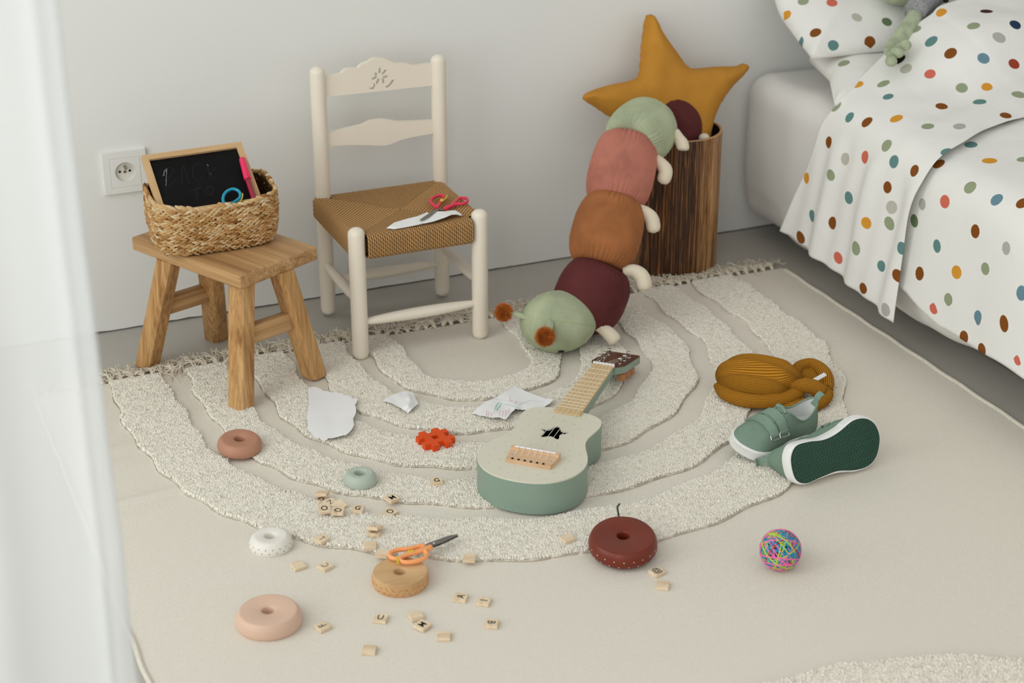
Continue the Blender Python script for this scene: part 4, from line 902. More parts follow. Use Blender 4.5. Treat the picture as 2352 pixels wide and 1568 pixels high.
# ================================================================ STACKING DISCS
def ringmesh(r, h, rh, f=.8, pw=.55, hb=.35):
    pr_ = [(rh, h*.2), (rh, h-.0022), (rh+.0008, h-.0007), (rh+.0022, h), (r*f-.002, h)]
    a0 = pw; s0, c0 = math.sin(a0), math.cos(a0)
    for a in np.linspace(a0, PI/2, 12): pr_.append((r*f+(r-r*f)*(math.sin(a)-s0)/(1-s0), h*hb+(h-h*hb)*math.cos(a)/c0))
    for a in np.linspace(.15, PI/2, 7): pr_.append((r-(r*.13)*(1-math.cos(a)), h*hb*(1-math.sin(a))))
    pr_.append((rh, 0)); pr_.append((rh, h*.2)); return pr_
def disc(px, py, r, h, rh, mat, label, f=.8, pw=.55, tilt=None, dots=None, mdot=None, dz=0, hb=.35):
    z0 = surf(*fl(px, py, .02)[:2])-.002+dz; P_ = fl(px, py, z0+h); R = Matrix.Identity(3)
    if tilt: R = Matrix.Rotation(math.radians(tilt[0]), 3, Vector((tilt[1], tilt[2], 0)))
    ro = root('stacking_ring', label, 'toy ring', (P_[0], P_[1], z0+(r*.98*abs(math.sin(math.radians(tilt[0]))) if tilt else 0)*.75), R, 'wooden stacking rings')
    b = MB(); b.lathe(ringmesh(r, h, rh, f, pw, hb), 72); put('ring', b, mat, ro, 50, world=False)
    if dots:
        bv = b.bvh(); db = MB()
        for kind, n_, zz, off, sz in dots:
            for i in range(n_):
                a = 2*PI*(i+off)/n_; d = Vector((-math.cos(a), -math.sin(a), 0)); loc, nr, _, _ = bv.ray_cast(Vector((math.cos(a)*r*1.5, math.sin(a)*r*1.5, zz*h)), d)
                if loc is None: continue
                if kind == 'dot': M_ = frame(tuple(loc), nr.orthogonal(), nr); db.ell((0, 0, 0), (sz, sz, .0003), 8, 5, xf=M_)
                else:
                    tg = Vector((-math.sin(a), math.cos(a), 0)); an = (random.choice((-.5, .5))+random.gauss(0, .2)); dd = (tg*math.cos(an)+Vector((0, 0, 1))*math.sin(an))*sz; db.tube([loc-dd, loc+dd], .0007, 5, flat=1)
        put('painted_marks', db, mdot, ro, 0, world=False)
    return ro
disc(549, 1008, .0378, .021, .0095, m_dterra, 'terracotta wooden ring lying below the front stool leg', .80, .6, (5, .9, .5))
disc(827, 1084, .0272, .021, .0092, m_dgreen, 'small pale green wooden ring above the letter tiles', .74, .6)
disc(621, 1229, .0335, .0215, .0088, m_dwhite, 'white wooden ring with tiny black dots around its side', .74, .6, dots=[('dot', 18, .62, 0, .0009), ('dot', 18, .36, .5, .0009)], mdot=m_black)
disc(616, 1400, .0475, .025, .0092, m_dpeach, 'large pale peach wooden ring, nearest the curtain', .86, .55)
disc(919, 1311, .0415, .0235, .0090, m_dwood, 'plain beech ring with orange dashes under the orange scissors', .955, .45, dots=[('dash', 26, .62, 0, .0032), ('dash', 26, .32, .5, .0032)], mdot=m_dash, hb=.5)
mr_ = disc(1431, 1232, .0528, .027, .0095, m_dmaroon, 'largest maroon ring with white specks, tipped beside the guitar', .885, .5, (7, RT[0], RT[1]), dots=[('dot', 22, .55, 0, .0009), ('dot', 22, .22, .5, .0008)], mdot=m_dwhite)
cp0 = fl(1423, 1196, .014); b = MB(); b.tube(catmull([cp0, ppl(1420, 1178, cp0, FW), ppl(1418, 1164, cp0, FW), ppl(1424, 1156, cp0, FW)], 5), .0016, 8); lc = mr_.location.copy(); Rm = mr_.rotation_quaternion.to_matrix().inverted()
b.v = [tuple(Rm @ (Vector(p)-lc)) for p in b.v]; put('cord', b, m_cordg, mr_, 60, world=False)
# ================================================================ LATTICE TOY
lp = fl(1000, 1008, .02); zb_ = surf(lp[0], lp[1])-.001; lp = fl(1000, 1003, zb_+.011)
lt_ = root('lattice_block', 'red-orange hash-shaped wooden block on the pile above the letter tiles', 'toy block', (lp[0], lp[1], zb_))
aa = pdir(1000, 1005, 260, -70); ab = pdir(1000, 1005, 130, 118); A_ = np.array([math.cos(aa), math.sin(aa)]); B2 = np.array([math.cos(ab), math.sin(ab)])
def hashpoly(L1, w_, g):
    """outline of two bars crossing two bars"""
    s, o_ = L1/2, g/2; a, c_ = o_-w_/2, o_+w_/2
    q = [(c_, s), (a, s), (a, c_), (-a, c_), (-a, s), (-c_, s), (-c_, c_), (-s, c_), (-s, a), (-c_, a), (-c_, -a), (-s, -a), (-s, -c_), (-c_, -c_), (-c_, -s), (-a, -s), (-a, -c_), (a, -c_), (a, -s), (c_, -s), (c_, -c_), (s, -c_), (s, -a), (c_, -a), (c_, a), (s, a), (s, c_), (c_, c_)]
    return q, [(a, a), (-a, a), (-a, -a), (a, -a)]
q, hh = hashpoly(.058, .0125, .0245)
vs, fs = slab(q, lambda x, y, z: (A_[0]*x+B2[0]*y, A_[1]*x+B2[1]*y, z), [hh], (0, .011)); b = MB(); b.add(vs, fs if np.cross(A_, B2) > 0 else [f_[::-1] for f_ in fs]); put('block', b, m_lattice, lt_, 0, world=False)
# ================================================================ ORANGE SCISSORS
def zz10(x, y): return (860+x/10.69, 1200+y/10.69)
zr = surf(*fl(919, 1311, .02)[:2])+.0215
so_ = root('scissors', 'orange-handled scissors resting on the beech ring, blades pointing up the rug', 'scissors', tuple(fl(940, 1272, zr)))
def hz(x): return zr+.0045-.006*max(0, (x-1200)/850)
b = MB(); b.tube(catmull([fl(*zz10(x, y), hz(x)) for x, y in [(1200, 565), (1050, 590), (850, 640), (620, 660), (450, 710), (370, 790), (430, 865), (570, 885), (740, 810), (900, 745), (1080, 700), (1190, 630)]], 5, True), .0036, 12, closed=True); put('handle', b, m_orange, so_)
b = MB(); b.tube(catmull([fl(*zz10(x, y), hz(x)+.0015) for x, y in [(1370, 610), (1200, 680), (1000, 740), (780, 800), (640, 870), (660, 950), (820, 975), (1050, 940), (1230, 870), (1290, 780), (1250, 705), (1290, 650)]], 5, True), .0036, 12, closed=True); b.tube([fl(*zz10(x, y), hz(x)+.001) for x, y in [(1380, 600), (1300, 650), (1180, 690)]], [.0045, .0052, .0035], 12); put('handle', b, m_orange, so_)
b = MB(); b.tube([fl(*zz10(x, y), hz(x)+.0045) for x, y in [(820, 720), (960, 705)]], .0026, 8); b.tube([fl(*zz10(x, y), hz(x)+.003) for x, y in [(580, 850), (575, 990)]], .0022, 8); put('spring_lever', b, m_yellow, so_)
put('blade', blade([fl(*zz10(x, y), hz(x)) for x, y in [(1240, 575), (1400, 530), (1600, 460), (1900, 340), (2035, 300)]], [.003, .0052, .0056, .0035, .0012]), m_steel, so_, 20)
put('blade', blade([fl(*zz10(x, y), hz(x)-.0016) for x, y in [(1400, 590), (1550, 530), (1800, 430), (2050, 330)]], [.003, .0045, .0032, .0012]), m_steel, so_, 20)
b = MB(); b.ell(fl(*zz10(1465, 500), hz(1465)+.001), (.0022, .0022, .0012), 12, 8); put('pivot_screw', b, m_chrome, so_)
# ================================================================ LETTER TILES
TS, TT = .0192, .0052
tbm = bpy.data.meshes.new('tile_body'); v_, f_ = rbox(TS, TS, TT, .0006, 2); tbm.from_pydata([(p[0], p[1], p[2]+TT/2) for p in v_], [], f_); tbm.materials.append(m_tile)
def letter(chr_, bold=1.0):
    cu_ = bpy.data.curves.new('f', 'FONT'); cu_.body = chr_; cu_.size = .0165; cu_.extrude = .00012; cu_.offset = -.0002 if bold < 1 else .00010; cu_.resolution_u = 4
    ob = bpy.data.objects.new('f', cu_); C.objects.link(ob); dg = bpy.context.evaluated_depsgraph_get(); me = bpy.data.meshes.new_from_object(ob.evaluated_get(dg)); bpy.data.objects.remove(ob)
    co = np.array([v.co for v in me.vertices]); mn, mx_ = co.min(0), co.max(0); c_ = (mn+mx_)/2
    me.transform(Matrix.Diagonal((.84, 1, 1, 1)) @ Matrix.Translation((-c_[0], -c_[1], TT+.0001))); me.materials.clear(); me.materials.append(m_ink); return me
TL_ = [  # px, py of top face centre, text direction in the photo, letter, lift, tilt, label
 (1003, 1102, (1, -.08), 'G', 0, 0, 'maple letter tile reading G alone between red-orange block and guitar'),
 (822, 1166, (1, .08), 'G', 0, 0, 'maple letter tile reading G lying right of the small tile pile'),
 (745, 1166, (1, -.12), 'O', .006, 5, 'upright O letter tile leaning at the front of the tile pile'),
 (776, 1171, (.3, -1), 'O', .0045, 0, 'sideways O letter tile beside the upright O in the pile'),
 (901, 1142, (-1, .4), 'M', 0, 0, 'upside-down M letter tile to the right below the pale green ring'),
 (896, 1174, (1, -.5), 'O', 0, 0, 'slanted O letter tile just below the upside-down M'),
 (738, 1146, (-1, .3), 'G', .001, -6, 'half-hidden letter tile under a blank one, atop the pile'),
 (740, 1130, (1, .1), None, .009, -14, 'blank-side tile tilted on top of the tile pile'),
 (759, 1152, (1, -.4), 'Z', .004, 6, 'partly covered letter tile in the middle of the pile'),
 (779, 1157, (1, -.4), None, .001, 16, 'steeply tipped blank tile behind the sideways O'),
 (738, 1235, (-1, -.5), 'L', 0, 0, 'maple letter tile reading L right of the dotted white ring'),
 (747, 1297, (-1, -.55), 'C', 0, 0, 'maple letter tile reading C below the dotted white ring'),
 (685, 1296, (1, -.3), None, 0, 0, 'striped blank tile left of the letter C tile'),
 (850, 1250, (1, -.03), None, 0, 0, 'blank tile below the crossed pair of tiles, left of the scissors'),
 (860, 1220, (.45, -1), 'N', 0, 0, 'N letter tile with another tile lying over its edge'),
 (861, 1208, (1, .25), '.', .007, -16, 'tile marked with a dot lying over the N tile'),
 (879, 1268, (1, .12), None, 0, 0, 'blank tile half under the loop of the orange scissors'),
 (740, 1436, (-1, -.7), 'F', 0, 0, 'maple letter tile reading F right of the peach ring'),
 (874, 1417, (1, .1), 'U', 0, 0, 'maple letter tile reading U below the beech ring'),
 (1058, 1369, (.5, -1), 'A', 0, 0, 'maple letter tile reading A right of the beech ring'),
 (1111, 1378, (.5, -1), 'I', 0, 0, 'maple letter tile reading I beside the A tile'),
 (955, 1411, (1, -.25), None, .0005, 0, 'blank tile touching the upper corner of an M tile'),
 (970, 1433, (1, -.7), 'M', .001, 2, 'M letter tile lying against a blank tile below the beech ring'),
 (1129, 1429, (-.25, 1), 'B', 0, 0, 'maple letter tile reading B turned on its side'),
 (1019, 1457, (1, 0), None, 0, 0, 'blank tile low on the rug, between the M and B tiles'),
 (848, 1489, (1, .06), None, 0, 0, 'lowest blank tile, alone near the bottom of the rug'),
 (1509, 1310, (1, -.45), '@', 0, 0, 'maple tile printed with an at sign beside the maroon ring'),
 (1522, 1341, (1, .1), None, 0, 0, 'blank tile just below the at sign tile'),
 (1303, 1234, (1, -.33), None, 0, 0, 'blank tile on the pile left of the maroon ring'),
 (1078, 1278, (1, .06), None, 0, 0, 'blank tile right of the orange scissors blades')]
for px, py, dr, chh, lift, tilt, lab in TL_:
    z0 = surf(*fl(px, py, .01)[:2])+.0002+lift-(.0012 if surf(*fl(px, py, .01)[:2]) > .009 else 0); P_ = fl(px, py, z0+TT); ang = pdir(px, py, dr[0], dr[1], z0+TT)
    R = Matrix.Rotation(math.radians(tilt), 3, Vector((RT[0], RT[1], 0))) @ Matrix.Rotation(ang, 3, 'Z')
    ro = root('letter_tile', lab, 'letter tile', (P_[0], P_[1], z0), R, 'wooden letter tiles on the rug')
    o = bpy.data.objects.new('tile', tbm); C.objects.link(o); o.parent = ro
    if chh:
        o = bpy.data.objects.new('printed_letter', letter(chh, .5 if chh in 'CNLZ' else 1)); C.objects.link(o); o.parent = ro
# ================================================================ RUBBER BAND BALL
bc_ = fl(1792, 1262, .0365); br = .0305; zc = surf(bc_[0], bc_[1])+br-.0005; bc_ = fl(1792, 1262, zc)
rb = root('rubber_band_ball', 'ball wound from blue, pink and lime rubber bands, alone at the right', 'ball', tuple(bc_))
b = MB(); b.ell(bc_, (br*.945,)*3, 40, 28); put('core', b, plain('dark_blue_rubber', W(20, 52, 84), .6, .3), rb)
mbn = [plain('blue_rubber', W(20, 134, 178), .5, .4), plain('lime_rubber', W(178, 204, 62), .5, .4), plain('pink_rubber', W(238, 112, 166), .5, .4), plain('red_rubber', W(168, 44, 52), .5, .4)]
for i in range(64):
    n_ = Vector((random.gauss(0, 1), random.gauss(0, 1), random.gauss(0, 1))).normalized(); u_ = n_.orthogonal().normalized(); w_ = n_.cross(u_); R_ = br*(.955+.035*(i/64)); of = random.uniform(-.25, .25)*br; rr_ = math.sqrt(R_*R_-of*of)
    pts = []; ups = []
    for k in range(56):
        a = 2*PI*k/56; pts.append(Vector(tuple(bc_))+n_*of*(1+.3*math.sin(2*a+i))+(u_*math.cos(a)+w_*math.sin(a))*rr_)
    mi_ = [0, 1, 0, 2, 0, 0, 1, 3, 0, 2][i % 10]; b = MB(); b.tube([tuple(p) for p in pts], .00115, 6, closed=True); put('rubber_band', b, mbn[mi_], rb, 180)
for (n_, of, m_) in (((.35, -.45, .82), -.1, 1), ((.25, .35, .9), -.33, 2), ((.1, .2, .95), -.5, 2), ((FW[0], FW[1], FW[2]), -.12, 2)):
    n_ = Vector(n_).normalized(); u_ = n_.orthogonal().normalized(); w_ = n_.cross(u_); rr_ = br*math.sqrt(1-of*of)*1.005
    b = MB(); b.tube([tuple(Vector(tuple(bc_))+n_*of*br+(u_*math.cos(2*PI*k/64)+w_*math.sin(2*PI*k/64))*rr_) for k in range(64)], .0014, 6, closed=True); put('rubber_band', b, mbn[m_], rb, 180)
# ================================================================ PAPERS ON THE RUG
zp = .0135
sheet([(709, 888), (728, 889), (742, 897), (775, 901), (822, 915), (815, 930), (818, 945), (811, 960), (813, 975), (806, 988), (795, 999), (770, 1004), (745, 1010), (722, 1003), (706, 984), (705, 955), (709, 930)], [(709, 888, zp), (822, 915, zp+.004), (706, 984, zp+.002), (745, 1010, zp+.004), (800, 995, zp+.006), (760, 950, zp+.001)], 'torn_paper', 'large torn blank sheet of white paper below the stool', edge=1.2)
sheet([(878, 920), (905, 905), (924, 898), (944, 899), (951, 906), (957, 920), (960, 927), (948, 937), (937, 948), (918, 935), (898, 925)], [(878, 920, zp), (924, 898, zp), (937, 948, zp+.001), (945, 903, zp+.002), (940, 913, zp+.016), (937, 930, zp+.014), (957, 925, zp+.002), (905, 915, zp+.001)], 'folded_scrap', 'small folded scrap of white paper between torn sheet and drawing', sp=4)
r_, zf = sheet([(1083, 950), (1097, 935), (1120, 920), (1135, 914), (1160, 900), (1182, 885), (1205, 897), (1232, 908), (1255, 915), (1272, 917), (1262, 927), (1248, 936), (1225, 942), (1200, 941), (1184, 938), (1172, 950), (1161, 963), (1148, 958), (1130, 959), (1110, 955)], [(1083, 950, zp), (1182, 885, zp), (1272, 917, zp+.008), (1250, 935, zp+.004), (1200, 941, zp+.004), (1161, 963, zp+.010), (1148, 958, zp+.008), (1120, 955, zp+.004), (1184, 938, zp+.010), (1150, 925, zp+.002)], 'childs_drawing', "crumpled paper with a child's pastel crayon drawing beside the guitar", edge=.6)
def scr(lst, m):
    b = MB()
    for s in lst: b.tube([fl(x, y, zf(x, y)+.0004) for x, y in (catmull([np.array(p) for p in s], 4) if len(s) > 2 else s)], .00038, 4, flat=.5)
    put('crayon_marks', b, m, r_, 0)
scr([[(1135, 945), (1140, 930), (1146, 924), (1152, 926), (1144, 938), (1140, 942), (1148, 930), (1160, 928), (1176, 932), (1190, 936)], [(1138, 940), (1143, 927), (1150, 930), (1141, 944)]], m_crg)
scr([[(1117, 955), (1118, 942)], [(1122, 956), (1123, 944)], [(1129, 956), (1128, 948)], [(1154, 956), (1156, 944)], [(1161, 955), (1163, 942)], [(1148, 954), (1147, 940)], [(1168, 950), (1170, 938)], [(1171, 908), (1172, 918), (1177, 920), (1170, 922)], [(1180, 920), (1186, 925), (1181, 926), (1188, 921)], [(1130, 950), (1150, 944), (1170, 942)]], m_crp)
scr([[(1128, 916), (1170, 920), (1220, 928)], [(1190, 930), (1215, 920), (1250, 922)]], m_crb)
# ================================================================ GUITAR
ga = math.radians(46.6); GO = np.array([1.123, 2.38, .0095]); gu = np.array([math.cos(ga), math.sin(ga), 0]); gv = np.array([-gu[1], gu[0], 0])
gt = root('toy_guitar', 'small sage green wooden guitar with cream top and star sound hole', 'guitar', tuple(GO), ga)
def gl(x, y, z=.0575): P_ = fl(x, y, GO[2]+z)-GO; return (P_@gu, P_@gv)
half = [(-.2475, 0), (-.2455, .022), (-.239, .044), (-.226, .064), (-.206, .080), (-.182, .0885), (-.158, .0895), (-.134, .0835), (-.112, .0735), (-.092, .0660), (-.072, .0640), (-.052, .0668), (-.032, .0700), (-.014, .0690), (.001, .0610), (.010, .046), (.0145, .026), (.016, .012)]
vc = .0045
ol = [(x, y) for x, y in half]+[(x, -y) for x, y in half[::-1][:-1]]; ol = [tuple(p) for p in catmull([np.array(p) for p in ol], 4, True)]; ol = [(x, y+vc) for x, y in ol]
starh = [tuple(p) for p in catmull([np.array(gl(*p)) for p in [(1242, 983.5), (1250, 984), (1262, 985), (1272, 980), (1281, 977.5), (1287, 981), (1289, 988), (1306, 992.5), (1298, 996), (1286, 998), (1284, 1006), (1279, 1008), (1268, 1002), (1258, 1001.5), (1244, 1003), (1241.5, 1000), (1249, 993), (1250, 990), (1241.5, 985)]], 3, True)]
mn_ = np.array(starh)
b = MB(); vs, fs = slab(ol, lambda x, y, z: (x, y, z), [], (0, .0035)); b.add(vs, fs)
n0 = len(b.f); vs, fs = slab(ol, lambda x, y, z: (x, y, z), [starh], (.0035, .0545)); b.add(vs, fs); nol = len(ol)
for k, f_ in enumerate(b.f):
    c_ = np.mean([b.v[i] for i in f_], 0)
    if k >= n0 and abs(b.v[f_[0]][2]-b.v[f_[2]][2]) > .01 and np.min(np.linalg.norm(mn_-c_[:2], axis=1)) < .006: b.mi[k] = 1
    if k < n0 and abs(c_[2]-.0035) < 1e-4: b.mi[k] = 1
put('body', b, [m_gsage, m_gdark], gt, 40, world=False)
b = MB(); vs, fs = slab([((x-(-.11))*.997-.11, (y-vc)*.993+vc) for x, y in ol], lambda x, y, z: (x, y, z), [starh], (.0545, .0572)); b.add(vs, fs); put('soundboard', b, m_gtop, gt, 40, world=False)
b = MB()
olp = np.array(ol)
for i in range(-9, 3):
    for j in range(-4, 5):
        p = np.array([[i*.0262+.008*math.sin(j*2.1), j*.0215+.006*math.sin(i*1.7)+vc]])
        if inpoly(p, olp)[0] and pdist(p, olp)[0] > .006 and pdist(p, mn_)[0] > .008 and not (-.2 < p[0, 0] < -.152 and abs(p[0, 1]) < .045) and not inpoly(p, mn_)[0]: b.lathe([(.0007, .0575), (.00001, .0575)], 8, xf=Matrix.Translation((p[0, 0], p[0, 1], 0)))
b.f = [f_[::-1] for f_ in b.f]; put('painted_speckles', b, m_speck, gt, 0, world=False)
NZ = .0605
def trap(u0, w0, u1, w1, z0, z1, v0=.001, v1=.0005): return [(u0, v0-w0, z0), (u1, v1-w1, z0), (u1, v1+w1, z0), (u0, v0+w0, z0), (u0, v0-w0, z1), (u1, v1-w1, z1), (u1, v1+w1, z1), (u0, v0+w0, z1)]
TF = [(3, 2, 1, 0), (4, 5, 6, 7), (0, 1, 5, 4), (1, 2, 6, 5), (2, 3, 7, 6), (3, 0, 4, 7)]
b = MB(); b.add(trap(-.003, .0232, .202, .0190, .0575, NZ), TF); put('fretboard', b, m_gfret, gt, 0, world=False)
b = MB(); b.tube([(-.002, .001, .040), (.05, .001, .0415), (.15, .0005, .0435), (.205, .0005, .045)], [.0222, .0215, .019, .0182], 24, flat=.72); b.v = [(p[0], p[1], min(p[2], .0574)) for p in b.v]; b.add(trap(-.002, .0222, .202, .0182, .044, .0574), TF); put('neck', b, m_gsage, gt, 50, world=False)
for k in range(1, 13):
    u_ = .2-.365*(1-2**(-k/12)); w_ = .019+(.2-u_)/.203*.0042; b = MB(); b.tube([(u_, -w_+.001, NZ), (u_, w_+.001, NZ)], .0007, 6); put('fret', b, m_string, gt, world=False)
b = MB(); b.box((.2035, .0005, NZ-.001), (.005, .040, .007), .001); put('nut', b, m_white, gt, world=False)
ht = math.atan2(.028, .118)
def HM(u_, v_, d=0): return (.205+u_*math.cos(ht)-d*-math.sin(ht)*0, v_, NZ-.004-u_*math.sin(ht)+d)
hs = [(0, -.0205), (.014, -.0275), (.026, -.0320), (.123, -.0325), (.127, -.029), (.127, .029), (.123, .0325), (.026, .0320), (.014, .0275), (0, .0205)]
b = MB(); vs, fs = slab(hs, lambda x, y, z: HM(x, y, z), [], (-.0145, -.0012)); b.add(vs, fs); put('headstock', b, m_gsage, gt, 30, world=False)
b = MB(); vs, fs = slab([(x, y*.985) for x, y in hs], lambda x, y, z: HM(x, y, z), [], (-.0012, .0004)); b.add(vs, fs); put('headstock_veneer', b, m_gwal, gt, 30, world=False)
tun = [(.034, .019), (.064, .019), (.094, .019), (.034, -.019), (.064, -.019), (.094, -.019)]
for i, (u_, v_) in enumerate(tun):
    x, y, z = HM(u_, v_, .0004); T_ = Matrix.Translation((x, y, z)); b = MB(); b.lathe([(.0001, .0008), (.0046, .0008), (.0046, 0)], 18, xf=T_); b.lathe([(.0022, 0), (.0022, .006), (.0034, .0065), (.0036, .0105), (.0022, .0122), (.0001, .0124)], 16, xf=T_); tp_ = put('tuning_post', b, m_chrome, gt, 40, world=False)
    kb = MB(); x2, y2, z2 = HM(u_, v_*1.02, -.0145); s_ = -1 if v_ < 0 else 1; kb.tube([(x2, y2+s_*.004, z2-.004), (x2, y2+s_*.004, z2+.002)], .003, 8); kb.tube([(x2, y2+s_*.004, z2-.0175), (x2, y2+s_*.004, z2-.0155), (x2, y2+s_*.004, z2-.005), (x2, y2+s_*.004, z2-.0032)], [.0062, .0072, .0070, .0058], 14); put('tuning_knob', kb, m_gpeg, gt, 50, world=False)
br_ = MB(); br_.add([(-.196, -.036, .0572), (-.166, -.040, .0572), (-.166, .043, .0572), (-.196, .039, .0572), (-.196, -.036, .0640), (-.166, -.040, .0655), (-.166, .043, .0655), (-.196, .039, .0640)], TF); br_.box((-.1605, .0015, .0630), (.011, .083, .0116), .0008); put('bridge', br_, m_gbridge, gt, 20, world=False)
b = MB(); b.box((-.1605, .0015, .0688), (.0035, .070, .0030), .0008); put('saddle', b, m_white, gt, world=False)
for k in range(6):
    v_ = .0275-.0105*k+.0015; b = MB(); b.ell((-.1935, v_, .0640), (.0021, .0021, .0024), 12, 8); put('bridge_pin', b, m_black, gt, world=False)
    vn = .0150-.0060*k+.0005; b = MB(); t_ = tun[k if k < 3 else 8-k]; 
    tx, ty, tz = HM(t_[0], t_[1], .006); b.tube([(-.180, v_, .0665), (-.1605, v_, .0706), (.2035, vn, NZ+.0026)]+[(tx, ty, tz)], .00048, 5); put('string', b, m_string, gt, 180, world=False)
for v_ in (-.031, .034): b = MB(); b.ell((-.181, v_, .0648), (.0030, .0030, .0008), 14, 6); put('bridge_screw', b, m_chrome, gt, world=False)
# ================================================================ HAT
hc = fl(1744, 868, .030); ht_ = root('knit_turban_hat', 'mustard ribbed knit turban hat with twisted brim behind the shoes', 'hat', (hc[0], hc[1], .008))
ha_ = pdir(1744, 868, 1, .10, .03); hx_ = Vector((math.cos(ha_), math.sin(ha_), 0)); hM = frame(tuple(hc), hx_, (0, 0, 1))
b = MB(); vs = []; uv = []; NA, NB = 200, 60
for i in range(NB+1):
    t_ = -1+2*i/NB; ax_ = .080*math.sin(t_*PI/2)
    pr_ = max(0, 1-abs(math.sin(t_*PI/2))**2.3)**.5
    for j in range(NA+1):
        a = 2*PI*j/NA; y_ = .071*pr_*math.cos(a); z_ = .032*pr_*math.sin(a)
        # soft diagonal folds in the flattened crown
        fo = .006*math.exp(-((y_+.010+.25*ax_)/.010)**2)-.007*math.exp(-((y_+.036+.10*ax_)/.008)**2)+.004*math.exp(-((y_-.03+.3*ax_)/.014)**2)
        if z_ > 0: z_ += fo*pr_
        sk = .10*ax_*math.cos(a)
        if ax_ > .045: y_ *= 1-.45*min(1, (ax_-.045)/.035); z_ *= 1-.1*min(1, (ax_-.045)/.035)
        vs.append((ax_, y_+sk*.3, z_*(1 if z_ > 0 else .68))); uv.append((ax_, j/NA*92))
fs = [(i*(NA+1)+j, i*(NA+1)+j+1, (i+1)*(NA+1)+j+1, (i+1)*(NA+1)+j) for i in range(NB) for j in range(NA)]; b.add(vs, [f_[::-1] for f_ in fs], uv, xf=hM); put('crown', b, m_knit, ht_, 180)
def ktube(pts, r, nm, ribs=20, flat=.6, seg=40, up=(0, 0, 1)):
    P_ = catmull([fl(x, y, z) for x, y, z in pts], 8); n_ = len(P_); rr_ = [np.interp(k/(n_-1), np.linspace(0, 1, len(r)), r) for k in range(n_)]
    v_, f_, u_ = tube(P_, rr_, seg, False, True, flat, up); b = MB(); b.add(v_, f_, [(q[0], q[1]*ribs) for q in u_]); b.v = [(p[0], p[1], max(p[2], surf(p[0], p[1])-.002)) for p in b.v]; return put(nm, b, m_knit, ht_, 180)
ktube([(1652, 884, .022), (1672, 905, .022), (1710, 918, .022), (1755, 921, .022), (1800, 915, .024), (1836, 898, .030)], [.011, .017, .019, .018, .017, .014], 'brim_fold', 26)
ktube([(1816, 888, .030), (1845, 884, .040), (1872, 890, .036), (1890, 902, .026), (1884, 920, .020), (1862, 938, .018)], [.013, .019, .021, .019, .017, .012], 'twisted_band', 30)
ktube([(1822, 862, .026), (1836, 843, .026), (1862, 838, .026), (1886, 850, .026), (1898, 872, .024), (1898, 896, .022)], [.009, .012, .014, .014, .014, .012], 'brim_loop', 22, .9)
ktube([(1790, 925, .016), (1815, 930, .016), (1840, 925, .016), (1862, 932, .016)], [.010, .014, .014, .012], 'brim_fold', 18)
lb2 = [fl(x, y, z) for x, y, z in [(1861, 873, .044), (1893, 855, .046), (1899, 861, .043), (1867, 880, .0415)]]; b = MB(); b.add([tuple(p) for p in lb2]+[tuple(p-np.array([0, 0, .001])) for p in lb2], [(3, 2, 1, 0), (4, 5, 6, 7), (0, 1, 5, 4), (1, 2, 6, 5), (2, 3, 7, 6), (3, 0, 4, 7)]); put('sewn_label', b, plain('white_label', W(232, 234, 238), .7, .2), ht_, 0)
b = MB(); b.ell(fl(1862, 868, .014), (.030, .034, .014), 36, 20); b.uv = [(v[0]*.3, v[1]*300) for v in b.v]; put('brim_lining', b, m_knit, ht_, 180)
